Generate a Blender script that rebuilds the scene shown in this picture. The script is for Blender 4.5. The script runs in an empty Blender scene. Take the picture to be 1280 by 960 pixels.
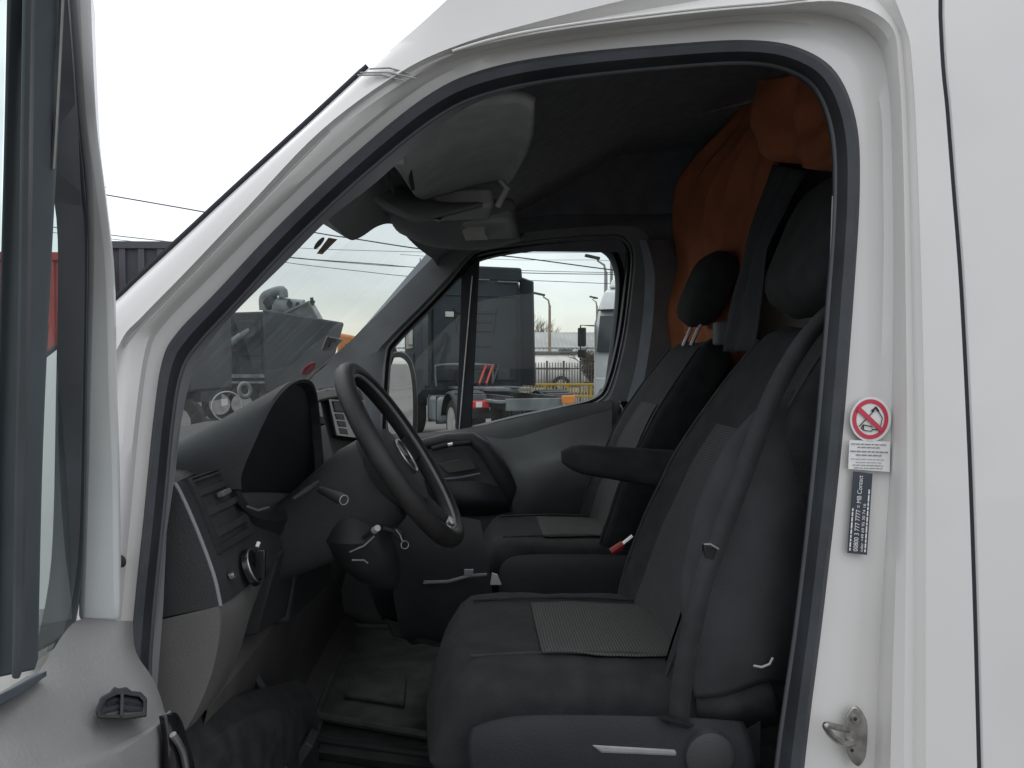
import bpy, bmesh, math, random
from mathutils import Vector, Matrix, noise
random.seed(4)
S = bpy.context.scene
COL = S.collection
R = math.radians

# ------------------------------------------------------------------ camera
CAM = Vector((0, 0, 1.62)); F = 960.0
YAW, PITCH = R(2.4), R(1.43)                    # a little towards the rear of the van, a little down
cd = bpy.data.cameras.new('camera'); cam = bpy.data.objects.new('camera', cd); COL.objects.link(cam)
cam.location = CAM; cam.rotation_euler = (R(90) - PITCH, 0, -YAW)
cd.sensor_width = 36; cd.lens = 27.0; cd.clip_start = 0.02; cd.clip_end = 3000
S.camera = cam
RM = cam.rotation_euler.to_matrix()

# ------------------------------------------------------------------ world (overcast) and soft sun
w = bpy.data.worlds.new('World'); S.world = w; w.use_nodes = True
nt = w.node_tree; nt.nodes.clear(); N = nt.nodes.new; L = nt.links.new
sky = N('ShaderNodeTexSky'); sky.sky_type = 'NISHITA'; sky.sun_disc = False
sky.sun_elevation = R(42); sky.sun_rotation = R(-25); sky.air_density = 1.0; sky.dust_density = .8
bg1 = N('ShaderNodeBackground'); bg1.inputs[1].default_value = 0.05; L(sky.outputs[0], bg1.inputs[0])
tc = N('ShaderNodeTexCoord'); sep = N('ShaderNodeSeparateXYZ'); L(tc.outputs['Generated'], sep.inputs[0])
mp = N('ShaderNodeMapping'); mp.inputs['Scale'].default_value = (1.0, 1.0, 3.5); L(tc.outputs['Generated'], mp.inputs[0])
nz = N('ShaderNodeTexNoise'); nz.inputs['Scale'].default_value = 3.2; nz.inputs['Detail'].default_value = 5; nz.inputs['Roughness'].default_value = 0.5
L(mp.outputs[0], nz.inputs[0])
ramp = N('ShaderNodeValToRGB'); L(nz.outputs[0], ramp.inputs[0])
ramp.color_ramp.elements[0].position = .34; ramp.color_ramp.elements[0].color = (.70, .705, .72, 1)
ramp.color_ramp.elements[1].position = .60; ramp.color_ramp.elements[1].color = (1.0, .99, .98, 1)
mr = N('ShaderNodeMapRange'); mr.inputs['From Min'].default_value = 0; mr.inputs['From Max'].default_value = 0.9
mr.inputs['To Min'].default_value = .64; mr.inputs['To Max'].default_value = 1.7; L(sep.outputs[2], mr.inputs[0])
bg2 = N('ShaderNodeBackground'); L(ramp.outputs[0], bg2.inputs[0]); L(mr.outputs[0], bg2.inputs[1])
ad = N('ShaderNodeAddShader'); L(bg1.outputs[0], ad.inputs[0]); L(bg2.outputs[0], ad.inputs[1])
out = N('ShaderNodeOutputWorld'); L(ad.outputs[0], out.inputs[0])
sd = bpy.data.lights.new('sun', 'SUN'); sd.energy = 0.5; sd.angle = R(30); sd.color = (1, .97, .93)
so = bpy.data.objects.new('sun', sd); COL.objects.link(so)
so.rotation_euler = (R(48), 0, R(205))
S.view_settings.view_transform = 'Standard'; S.view_settings.look = 'None'
S.view_settings.exposure = 0.06; S.view_settings.gamma = 1
S.cycles.max_bounces = 10; S.cycles.transparent_max_bounces = 16

# ------------------------------------------------------------------ pixel rays of the survey photograph -> points on planes of known depth
def ray(px, py):
    return RM @ Vector(((px - 640) / F, (480 - py) / F, -1))
def P(px, py, Y):
    d = ray(px, py); return CAM + d * (Y / d.y)
YC = 1.965                                      # centre plane of the van
def skin(z):                                    # near body side, leaning in towards the roof
    return 0.95 + 0.085 * (z - 1.12) + 0.16 * max(0, z - 1.95) ** 2
def PS(px, py, off=0.0):
    Y = 1.0 + off
    for _ in range(12):
        Y = skin(min(3.2, max(0, P(px, py, Y).z))) + off
    return P(px, py, Y)
def mir(v): return Vector((v[0], 2 * YC - v[1], v[2]))

# ------------------------------------------------------------------ materials
def mat(name, col, rough=.5, metal=0., var=0., vs=8., bump=0., bs=60., coat=0., spec=.5, col2=None, detail=3):
    m = bpy.data.materials.new(name); m.use_nodes = True
    t = m.node_tree; b = t.nodes['Principled BSDF']
    b.inputs['Base Color'].default_value = (*col, 1); b.inputs['Roughness'].default_value = rough
    b.inputs['Metallic'].default_value = metal; b.inputs['Coat Weight'].default_value = coat
    b.inputs['Coat Roughness'].default_value = .06
    b.inputs['Specular IOR Level'].default_value = spec
    co = t.nodes.new('ShaderNodeTexCoord')
    if var or col2:
        n = t.nodes.new('ShaderNodeTexNoise'); n.inputs['Scale'].default_value = vs; n.inputs['Detail'].default_value = detail
        t.links.new(co.outputs['Object'], n.inputs[0])
        r = t.nodes.new('ShaderNodeValToRGB'); t.links.new(n.outputs[0], r.inputs[0])
        a = col2 or tuple(c * (1 - var) for c in col)
        bcol = col if col2 else tuple(min(1, c * (1 + var * .6)) for c in col)
        r.color_ramp.elements[0].position = .38; r.color_ramp.elements[0].color = (*a, 1)
        r.color_ramp.elements[1].position = .62; r.color_ramp.elements[1].color = (*bcol, 1)
        t.links.new(r.outputs[0], b.inputs['Base Color'])
        mr = t.nodes.new('ShaderNodeMapRange'); mr.inputs['To Min'].default_value = max(0, rough - .08); mr.inputs['To Max'].default_value = min(1, rough + .1)
        t.links.new(n.outputs[0], mr.inputs[0]); t.links.new(mr.outputs[0], b.inputs['Roughness'])
    if bump:
        n2 = t.nodes.new('ShaderNodeTexNoise'); n2.inputs['Scale'].default_value = bs; n2.inputs['Detail'].default_value = 3
        t.links.new(co.outputs['Object'], n2.inputs[0])
        bp = t.nodes.new('ShaderNodeBump'); bp.inputs['Strength'].default_value = bump; bp.inputs['Distance'].default_value = .002
        t.links.new(n2.outputs[0], bp.inputs['Height']); t.links.new(bp.outputs[0], b.inputs['Normal'])
    return m
def weave(name, c1, c2, scale, direction='Z', rough=.9):
    m = mat(name, c1, rough); t = m.node_tree; b = t.nodes['Principled BSDF']
    co = t.nodes.new('ShaderNodeTexCoord')
    wv = t.nodes.new('ShaderNodeTexWave'); wv.bands_direction = direction; wv.inputs['Scale'].default_value = scale
    wv.inputs['Distortion'].default_value = .6; wv.inputs['Detail'].default_value = 1
    wv2 = t.nodes.new('ShaderNodeTexWave'); wv2.bands_direction = 'Y'; wv2.inputs['Scale'].default_value = scale * 1.7
    t.links.new(co.outputs['Object'], wv.inputs[0]); t.links.new(co.outputs['Object'], wv2.inputs[0])
    mu = t.nodes.new('ShaderNodeMath'); mu.operation = 'MULTIPLY'
    t.links.new(wv.outputs['Fac'], mu.inputs[0]); t.links.new(wv2.outputs['Fac'], mu.inputs[1])
    r = t.nodes.new('ShaderNodeValToRGB'); t.links.new(mu.outputs[0], r.inputs[0])
    r.color_ramp.elements[0].position = .1; r.color_ramp.elements[0].color = (*c1, 1)
    r.color_ramp.elements[1].position = .6; r.color_ramp.elements[1].color = (*c2, 1)
    t.links.new(r.outputs[0], b.inputs['Base Color'])
    bp = t.nodes.new('ShaderNodeBump'); bp.inputs['Strength'].default_value = .5; bp.inputs['Distance'].default_value = .002
    t.links.new(mu.outputs[0], bp.inputs['Height']); t.links.new(bp.outputs[0], b.inputs['Normal'])
    return m
def glass(name, tint, rough=.0, dirt=0.0, dirtcol=(.6, .62, .62)):
    m = bpy.data.materials.new(name); m.use_nodes = True; t = m.node_tree; t.nodes.clear()
    tr = t.nodes.new('ShaderNodeBsdfTransparent'); tr.inputs[0].default_value = (*tint, 1)
    gl = t.nodes.new('ShaderNodeBsdfGlossy'); gl.inputs['Roughness'].default_value = rough
    lw_ = t.nodes.new('ShaderNodeLayerWeight'); lw_.inputs[0].default_value = .5
    pw = t.nodes.new('ShaderNodeMath'); pw.operation = 'POWER'; pw.inputs[1].default_value = 5; t.links.new(lw_.outputs['Facing'], pw.inputs[0])
    fr = t.nodes.new('ShaderNodeMath'); fr.operation = 'MULTIPLY_ADD'; fr.inputs[1].default_value = .85; fr.inputs[2].default_value = .025; t.links.new(pw.outputs[0], fr.inputs[0])
    mx = t.nodes.new('ShaderNodeMixShader'); t.links.new(fr.outputs[0], mx.inputs[0])
    t.links.new(tr.outputs[0], mx.inputs[1]); t.links.new(gl.outputs[0], mx.inputs[2])
    o = t.nodes.new('ShaderNodeOutputMaterial'); last = mx
    if dirt:
        df = t.nodes.new('ShaderNodeBsdfDiffuse'); df.inputs[0].default_value = (*dirtcol, 1)
        tl = t.nodes.new('ShaderNodeBsdfTranslucent'); tl.inputs[0].default_value = (*dirtcol, 1)
        am = t.nodes.new('ShaderNodeMixShader'); t.links.new(df.outputs[0], am.inputs[1]); t.links.new(tl.outputs[0], am.inputs[2])
        co = t.nodes.new('ShaderNodeTexCoord'); mpp = t.nodes.new('ShaderNodeMapping'); mpp.inputs['Rotation'].default_value = (.6, .2, .4); mpp.inputs['Scale'].default_value = (1, 9, 1.2)
        n = t.nodes.new('ShaderNodeTexNoise'); n.inputs['Scale'].default_value = 3; n.inputs['Detail'].default_value = 5
        t.links.new(co.outputs['Object'], mpp.inputs[0]); t.links.new(mpp.outputs[0], n.inputs[0])
        mr = t.nodes.new('ShaderNodeMapRange'); mr.inputs['From Min'].default_value = .35; mr.inputs['From Max'].default_value = .8
        mr.inputs['To Min'].default_value = dirt * .25; mr.inputs['To Max'].default_value = dirt * 1.6; t.links.new(n.outputs[0], mr.inputs[0])
        m2 = t.nodes.new('ShaderNodeMixShader'); t.links.new(mr.outputs[0], m2.inputs[0]); t.links.new(mx.outputs[0], m2.inputs[1]); t.links.new(am.outputs[0], m2.inputs[2]); last = m2
    t.links.new(last.outputs[0], o.inputs[0]); return m

PAINT = mat('white_van_paint', (.66, .648, .632), .32, var=.05, vs=2.5, coat=.5, bump=.02, bs=9)
PAINTJ = mat('white_jamb_paint', (.74, .75, .745), .42, var=.07, vs=5, coat=.3, bump=.03, bs=12)
SEAL = mat('rubber_seal', (.036, .041, .048), .62, var=.25, vs=14, bump=.3, bs=90)
DSEAL = mat('door_rubber', (.085, .105, .118), .6, var=.15, vs=6)
SEAL2 = mat('rubber_lip', (.075, .082, .092), .5, var=.15, vs=12)
GAP = mat('dark_gap', (.02, .022, .03), .8)
TRIM = mat('grey_pillar_trim', (.25, .258, .266), .7, var=.12, vs=9, bump=.35, bs=300)
HEAD = mat('headliner_grey', (.25, .262, .28), .95, var=.12, vs=30, bump=.4, bs=260)
HEADL = mat('headliner_light', (.44, .445, .45), .9, var=.1, vs=20, bump=.4, bs=260)
DASH = mat('dash_black_plastic', (.036, .039, .041), .6, var=.12, vs=10, bump=.5, bs=420)
DASHT = mat('dash_top_plastic', (.036, .039, .041), .7, spec=.3, var=.14, vs=7, bump=.5, bs=420)
GREYP = mat('light_grey_plastic', (.135, .132, .126), .65, var=.1, vs=8, bump=.4, bs=380)
BLACK = mat('black_gloss_plastic', (.012, .012, .014), .22, var=.2, vs=30)
MATT = mat('black_matt_plastic', (.034, .036, .038), .7, var=.3, vs=25, bump=.3, bs=200)
LEATH = mat('wheel_leather', (.024, .0235, .0235), .55, var=.2, vs=18, bump=.35, bs=500)
FAB = mat('dark_seat_fabric', (.024, .026, .027), .95, var=.28, vs=22, bump=.7, bs=380)
FAB2 = mat('side_seat_fabric', (.040, .043, .046), .95, var=.15, vs=14, bump=.5, bs=380)
FABI = weave('ribbed_insert_fabric', (.042, .043, .044), (.095, .095, .093), 70)
FABX = weave('ribbed_cushion_fabric', (.045, .045, .045), (.13, .127, .122), 60, 'X')
SHP = mat('dark_shield_plastic', (.024, .026, .029), .65, spec=.3, var=.12, vs=8, bump=.5, bs=380)
GREYL = mat('lever_grey', (.30, .30, .295), .45, var=.15, vs=30)
KICK = mat('kick_panel_grey', (.10, .095, .088), .75, var=.15, vs=7, bump=.4, bs=200)
BLACKM = mat('soft_black_plastic', (.02, .021, .023), .6, var=.2, vs=20)
CLU = mat('cluster_cover', (.014, .015, .018), .5)
WEB = mat('belt_webbing', (.024, .0255, .028), .85, var=.2, vs=40, bump=.5, bs=500)
SILV = mat('satin_metal', (.55, .55, .54), .35, 1, var=.15, vs=40)
STEEL = mat('worn_steel', (.42, .41, .39), .33, 1, var=.25, vs=60, bump=.2, bs=120)
WLIGHT = mat('pale_plastic', (.5, .5, .48), .45)
REDP = mat('red_plastic', (.55, .035, .03), .4)
RUBMAT = mat('rubber_floor_mat', (.10, .108, .102), .75, var=.35, vs=12, bump=.5, bs=90)
CARP = mat('cab_floor', (.055, .057, .056), .85, var=.3, vs=15, bump=.5, bs=120)
ORANGE = mat('orange_curtain_cloth', (.50, .165, .075), .85, var=.16, vs=9, bump=.4, bs=300)
DCLOTH = mat('dark_hanging_cloth', (.045, .048, .053), .95, var=.15, vs=9, bump=.4, bs=300)
PALEP = mat('pale_partition', (.78, .82, .80), .7, var=.1, vs=6)
WGLASS = glass('windscreen_glass', (.76, .80, .785), dirt=.045)
SGLASS = glass('side_window_glass', (.78, .82, .80), dirt=.03)
QGLASS = glass('door_glass_green', (.70, .80, .77), dirt=.05)
MIRR = mat('mirror_glass', (.85, .87, .87), .02, 1)
WHITE = mat('sticker_white', (.75, .75, .74), .45, var=.03, vs=60)
STRED = mat('sticker_red', (.52, .035, .07), .45)
STBLK = mat('sticker_navy', (.035, .042, .06), .4, var=.1, vs=50)
INK = mat('ink_black', (.02, .02, .02), .5)
TAN = mat('sticker_tan', (.33, .23, .10), .5, var=.2, vs=90)
TRUCKD = mat('dark_truck_paint', (.020, .031, .039), .6, var=.22, vs=1.8, coat=0, spec=.3, bump=.05, bs=4)
TRUCKD2 = mat('dark_fairing_paint', (.014, .022, .028), .6, var=.2, vs=2, coat=0, spec=.3)
TRUCKG = mat('truck_grey_metal', (.15, .17, .175), .55, var=.25, vs=3)
TRUCKB = mat('truck_black_parts', (.03, .034, .036), .65, var=.3, vs=5)
TRUCKW = mat('white_truck_paint', (.62, .64, .64), .4, var=.08, vs=2, coat=.3)
TYRE = mat('tyre_rubber', (.022, .022, .022), .85, var=.3, vs=12)
RIM = mat('wheel_rim', (.42, .42, .40), .5, .3, var=.2, vs=6)
MACH = mat('machine_grey_paint', (.032, .042, .046), .6, var=.35, vs=1.2, bump=.1, bs=5)
MACHL = mat('machine_light_metal', (.22, .25, .255), .5, var=.3, vs=4)
YEL = mat('yellow_rail_paint', (.55, .36, .06), .55, var=.15, vs=2)
ORM = mat('orange_machine_paint', (.65, .22, .04), .5, var=.15, vs=2)
REDC = mat('red_trailer_paint', (.34, .045, .04), .5, var=.2, vs=1.5)
REDH = mat('red_hose', (.5, .06, .04), .5)
DBOX = mat('dark_box_trailer_paint', (.05, .053, .065), .6, var=.25, vs=.8)
CONC = mat('concrete', (.33, .33, .31), .85, var=.15, vs=2, bump=.2, bs=20)
POLEM = mat('weathered_pole', (.28, .22, .15), .8, var=.2, vs=2)
WALLB = mat('building_wall', (.20, .18, .16), .85, var=.2, vs=.5)
ROOFM = mat('corrugated_roof', (.34, .35, .34), .6, var=.2, vs=.4)
TANK = mat('tank_pale_metal', (.8, .78, .74), .45, 0, var=.15, vs=1)
WOOD = mat('bare_branches', (.12, .095, .075), .9, var=.2, vs=3)
FENC = mat('dark_fence_paint', (.09, .085, .08), .7)
CABLE = mat('cable_black', (.05, .055, .06), .7)
WINB = mat('dark_window_glass', (.05, .06, .065), .15)
LENS = mat('lamp_lens', (.55, .55, .5), .3)

# ------------------------------------------------------------------ mesh helpers
def make(name, vs, fs, m, parent=None, smooth=True, bevel=0, sub=0, flat=False, thick=0, label=None, kind=None, off=0):
    me = bpy.data.meshes.new(name); me.from_pydata([tuple(v) for v in vs], [], fs); me.update()
    bm = bmesh.new(); bm.from_mesh(me)
    bmesh.ops.remove_doubles(bm, verts=bm.verts, dist=1e-6)
    bmesh.ops.recalc_face_normals(bm, faces=bm.faces); bm.to_mesh(me); bm.free()
    me.materials.append(m)
    o = bpy.data.objects.new(name, me); COL.objects.link(o)
    if thick: s = o.modifiers.new('s', 'SOLIDIFY'); s.thickness = thick; s.offset = off
    if bevel:
        b = o.modifiers.new('b', 'BEVEL'); b.width = bevel; b.segments = 2; b.limit_method = 'ANGLE'; b.angle_limit = R(35)
    if sub: s = o.modifiers.new('u', 'SUBSURF'); s.levels = sub; s.render_levels = sub
    if smooth and not flat:
        me.polygons.foreach_set('use_smooth', [True] * len(me.polygons))
        if not sub:
            try: me.set_sharp_from_angle(angle=R(38))
            except Exception: pass
    if parent:
        o.parent = parent
        if parent.type == 'EMPTY' and parent.get('world_parts'): o.location = -parent.location
    if label: o['label'] = label
    if kind: o['kind'] = kind
    return o
def thing(name, label, cat, loc=(0, 0, 0), rz=0, group=None, world=True):
    o = bpy.data.objects.new(name, None); COL.objects.link(o); o.empty_display_size = .1
    o.location = loc; o.rotation_euler = (0, 0, rz); o['label'] = label; o['category'] = cat
    if group: o['group'] = group
    if world: o['world_parts'] = True
    return o
def tag(o, label, cat, group=None, kind=None):
    if label: o['label'] = label
    if cat: o['category'] = cat
    if group: o['group'] = group
    if kind: o['kind'] = kind
    return o
class MB:
    def __init__(s): s.v = []; s.f = []
    def add(s, vs, fs):
        n = len(s.v); s.v += [Vector(v) for v in vs]; s.f += [tuple(i + n for i in f) for f in fs]; return s
    def box(s, c, d, rot=None):
        x, y, z = d[0] / 2, d[1] / 2, d[2] / 2
        vs = [Vector((a, b, e)) for a in (-x, x) for b in (-y, y) for e in (-z, z)]
        if rot is not None: vs = [rot @ v for v in vs]
        return s.add([v + Vector(c) for v in vs], [(0, 1, 3, 2), (4, 6, 7, 5), (0, 4, 5, 1), (2, 3, 7, 6), (0, 2, 6, 4), (1, 5, 7, 3)])
    def hexa(s, a, b):                          # two quads a, b joined
        return s.add(list(a) + list(b), [(0, 1, 2, 3), (7, 6, 5, 4), (0, 4, 5, 1), (1, 5, 6, 2), (2, 6, 7, 3), (3, 7, 4, 0)])
    def tube(s, pts, r, n=10, caps=True, flat=1.0, up=None):
        pts = [Vector(p) for p in pts]; rs = r if isinstance(r, (list, tuple)) else [r] * len(pts)
        rings = []; prev = None
        for i, p in enumerate(pts):
            t = (pts[min(i + 1, len(pts) - 1)] - pts[max(i - 1, 0)]).normalized()
            a = Vector(up) if up else (prev if prev else (Vector((0, 0, 1)) if abs(t.z) < .9 else Vector((1, 0, 0))))
            u = (a - t * a.dot(t)).normalized(); v = t.cross(u); prev = u
            rings.append([p + u * math.cos(2 * math.pi * k / n) * rs[i] * flat + v * math.sin(2 * math.pi * k / n) * rs[i] for k in range(n)])
        vs = [q for r_ in rings for q in r_]; fs = []
        for i in range(len(pts) - 1):
            for k in range(n): fs.append((i * n + k, i * n + (k + 1) % n, (i + 1) * n + (k + 1) % n, (i + 1) * n + k))
        if caps: fs.append(tuple(range(n - 1, -1, -1))); fs.append(tuple((len(pts) - 1) * n + k for k in range(n)))
        return s.add(vs, fs)
    def loft(s, rings, closed=False, caps=False):
        n = len(rings[0]); vs = [q for r_ in rings for q in r_]; fs = []
        for i in range(len(rings) - 1):
            for k in range(n if closed else n - 1):
                fs.append((i * n + k, i * n + (k + 1) % n, (i + 1) * n + (k + 1) % n, (i + 1) * n + k))
        if caps: fs.append(tuple(range(n - 1, -1, -1))); fs.append(tuple((len(rings) - 1) * n + k for k in range(n)))
        return s.add(vs, fs)
    def prism(s, poly, ext):
        n = len(poly); ext = Vector(ext)
        return s.add([Vector(p) for p in poly] + [Vector(p) + ext for p in poly],
                     [tuple(range(n)), tuple(range(2 * n - 1, n - 1, -1))] + [(k, k + n, (k + 1) % n + n, (k + 1) % n) for k in range(n)])
    def ring(s, c, nrm, r1, r2, n=40, a0=0, a1=2 * math.pi, flat=1):   # torus
        nrm = Vector(nrm).normalized(); a = Vector((0, 1, 0)); u = (a - nrm * a.dot(nrm)).normalized(); v = nrm.cross(u)
        full = abs(a1 - a0 - 2 * math.pi) < 1e-6; rings = []
        for i in range(n if full else n + 1):
            th = a0 + (a1 - a0) * i / n; e = u * math.cos(th) + v * math.sin(th)
            rings.append([Vector(c) + e * (r1 + r2 * math.cos(2 * math.pi * k / 12)) + nrm * r2 * flat * math.sin(2 * math.pi * k / 12) for k in range(12)])
        if full: rings.append(rings[0])
        return s.loft(rings, True)
    def disc(s, c, nrm, r, n=24, h=.002, r2=None):
        nrm = Vector(nrm).normalized(); return s.tube([Vector(c) - nrm * h / 2, Vector(c) + nrm * h / 2], [r, r if r2 is None else r2], n)
    def mirror(s):
        s.v = [mir(v) for v in s.v]; return s
    def go(s, name, m, parent=None, **k): return make(name, s.v, s.f, m, parent, **k)
def crom(pts, k=6):
    out_ = []; n = len(pts)
    for i in range(n - 1):
        p0, p1, p2, p3 = [Vector(pts[max(0, min(n - 1, j))]) for j in (i - 1, i, i + 1, i + 2)]
        for a in range(k):
            t = a / k
            out_.append(.5 * ((2 * p1) + (p2 - p0) * t + (2 * p0 - 5 * p1 + 4 * p2 - p3) * t * t + (3 * p1 - p0 - 3 * p2 + p3) * t ** 3))
    out_.append(Vector(pts[-1])); return out_
def crom2(pts, k=6): return [(v.x, v.y) for v in crom([(p[0], p[1], 0) for p in pts], k)]
def crom3(pts, k=6): return crom([P(*p) for p in pts], k)
def patch(rows, k=5):                           # grid of (px,py,Y) control points -> smooth grid
    r1 = [crom([P(*p) for p in r_], k) for r_ in rows]
    cols = list(zip(*r1)); cols = [crom(c, k) for c in cols]
    return [list(r_) for r_ in zip(*cols)]

# ================================================================== THE VAN
van = thing('van', 'white high roof panel van with its driver door open, grey cab and black seats', 'van', (0.6, YC, 0))

Sx = [(985,1250),(1003,985),(1030,760),(1052,560),(1068,360),(1075,230),(1070,150),(1045,90),(1000,60),(940,50),(850,54),(700,68),(600,88),(530,122),(440,195),(350,280),(270,365),(222,415),(203,450),(192,520),(180,640),(166,780),(162,880),(160,1250)]
Ix = [(950,1250),(968,985),(998,760),(1020,560),(1037,360),(1044,240),(1040,165),(1020,112),(985,88),(935,79),(850,83),(705,98),(610,117),(545,147),(458,216),(370,298),(292,382),(246,432),(227,465),(216,525),(205,640),(191,780),(187,880),(185,1250)]
Fx = [(1045,1250),(1060,985),(1078,760),(1096,560),(1104,360),(1104,225),(1100,130),(1078,66),(1030,34),(950,26),(850,35),(698,52),(596,73),(524,105),(428,180),(335,266),(252,348),(203,398),(183,432),(170,515),(158,640),(146,780),(142,880),(138,1250)]
Gx = [(1132,1250),(1130,985),(1132,760),(1134,560),(1132,360),(1129,200),(1124,90),(1112,30),(1050,2),(960,8),(850,18),(695,38),(592,60),(515,92),(412,163),(315,262),(236,345),(182,400),(154,434),(145,515),(140,640),(130,780),(125,880),(120,1250)]
Ox = [(1230,1250),(1222,985),(1216,760),(1209,560),(1199,360),(1189,230),(1182,140),(1173,20),(1160,-400),(980,-400),(760,-215),(600,-42),(528,28),(462,84),(376,163),(295,237),(222,305),(172,351),(143,378),(70,438),(-40,535),(-70,700),(-80,840),(-90,1250)]
def bring(ctrl, off, k=6):
    q = crom2(ctrl, k)
    return [PS(a, b, off(i / (len(q) - 1)) if callable(off) else off) for i, (a, b) in enumerate(q)]
K = len(Sx) - 1
def pil(a, b, lo=11, hi=18):                    # offset a on the door jamb, b along the front pillar
    def f(t):
        i = t * K
        u = max(0, min(1, (i - lo) / 3)); u = u * u * (3 - 2 * u)
        return a + (b - a) * u
    return f
ringI = bring(Ix, .068); ringS0 = bring([((a[0]*.15+b[0]*.85), (a[1]*.15+b[1]*.85)) for a, b in zip(Ix, Sx)], .030)
ringS = bring(Sx, .046)
ringM = bring([((a[0]+b[0])/2, (a[1]+b[1])/2) for a, b in zip(Ix, Sx)], .034)
ringS1 = bring([((a[0]*.25+b[0]*.75), (a[1]*.25+b[1]*.75)) for a, b in zip(Sx, Fx)], pil(.046, .036))
mid = lambda A, B, t: [((a[0]*(1-t)+b[0]*t), (a[1]*(1-t)+b[1]*t)) for a, b in zip(A, B)]
def pocket(a, b, e):                            # deeper pressing in the lower part of the rear jamb
    f = pil(a, b)
    def g_(t):
        i = t * K; u = max(0, min(1, (2.4 - i) / .7)); return f(t) + e * u * u * (3 - 2 * u)
    return g_
ringF = bring(Fx, pocket(.049, .022, .006)); ringF2 = bring(mid(Fx, Gx, .45), pocket(.043, .014, .012))
ringG0 = bring(mid(Fx, Gx, .75), pil(.014, .010)); ringG = bring(Gx, pil(.004, .010))
ringGa = bring([(a[0]+(b[0]-a[0])*.12, a[1]+(b[1]-a[1])*.05) for a, b in zip(Gx, Ox)], pil(.011, .006, 12))
ringG2 = bring([(a[0]+(b[0]-a[0])*.30, a[1]+(b[1]-a[1])*.12) for a, b in zip(Gx, Ox)], pil(-.001, -.003, 12))
ringG3 = bring(mid(Gx, Ox, .35), 0.0)
ringG4 = bring(mid(Gx, Ox, .7), pil(0, .004)); ringO = bring(Ox, pil(0.0, .024))
ringO2 = bring([(a[0], a[1]) for a in Ox], pil(.012, .05))
for far in (0, 1):
    b = MB(); b.loft([ringS, ringS1, ringF, ringF2, ringG0, ringG, ringGa, ringG2, ringG3, ringG4, ringO, ringO2])
    if far: b.mirror()
    b.go('door_jamb' , PAINT if far else PAINT, van)
    b = MB(); b.loft([ringS0, ringS, bring(Sx, .06)]) 
    b.loft([bring(Ix, .085), ringI, ringM, ringS0])
    if far: b.mirror()
    b.go('door_seal', SEAL, van)
# thin pale edge of the seal lip
b = MB(); q = [p + Vector((0, -.002, 0)) for p in ringI]; b.tube(q, .0035, 8); b.go('seal_lip', SEAL2, van)
# gutter bead and pinch welds along the roof edge
g = [ringG[i] + Vector((0, -.004, .003)) for i in range(8 * 6 + 3, 13 * 6 - 3)]
b = MB(); b.tube(g, .0022, 8); b.go('roof_gutter', PAINT, van)
b = MB()
for (a, c) in (((450, 91), (520, 98)), ((462, 86), (512, 92)), ((447, 94), (505, 101))):
    b.tube([PS(a[0], a[1], -.001), PS((a[0]+c[0])/2, (a[1]+c[1])/2 - 4, -.003), PS(c[0], c[1], .004)], .0012, 6)
b.go('pillar_joint', mat('joint_sealer', (.35, .35, .34), .6, var=.2, vs=80), van)
# windscreen gasket line on the outside of the front pillar
gk = ringO[13 * 6:20 * 6]
b = MB(); b.tube([p + Vector((-.004, .008, .004)) for p in gk], .0042, 8); b.go('windscreen_gasket', GAP, van)
b = MB(); b.tube([mir(p + Vector((-.004, .008, .004))) for p in gk], .0042, 8); b.go('windscreen_gasket', GAP, van)
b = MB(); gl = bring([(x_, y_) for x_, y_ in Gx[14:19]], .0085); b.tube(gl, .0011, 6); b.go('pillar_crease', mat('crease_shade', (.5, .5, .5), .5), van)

# rear side panel behind the seam
seam = ringO[0:8 * 6 + 1]
for far in (0, 1):
    rows = []
    for p in [Vector((seam[0].x, seam[0].y, .45))] + seam[2:]:
        zz = p.z; rows.append([Vector((p.x + .0065 + d, skin(zz) + o_, zz)) for d, o_ in ((0, .016), (.0002, .003), (.002, -.0005), (.02, -.002), (.5, -.004), (1.2, -.004), (2.4, 0), (3.6, 0))])
    b = MB(); b.loft(rows)
    if far: b.mirror()
    b.go('side_panel', PAINT, van)
b = MB(); b.loft([[p + Vector((-.0002, .001, 0)) for p in seam], [p + Vector((.0004, .003, 0)) for p in seam], [p + Vector((.0068, .0022, 0)) for p in seam]]); b.go('panel_gap', GAP, van)
# lower sill under the door
b = MB(); b.hexa([Vector((-.55, .93, .42)), Vector((.75, .93, .42)), Vector((.75, .93, .82)), Vector((-.55, .93, .82))], [Vector((-.55, 1.12, .42)), Vector((.75, 1.12, .42)), Vector((.75, 1.12, .72)), Vector((-.55, 1.12, .72))]); b.go('door_sill', PAINT, van, bevel=.01)

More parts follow.
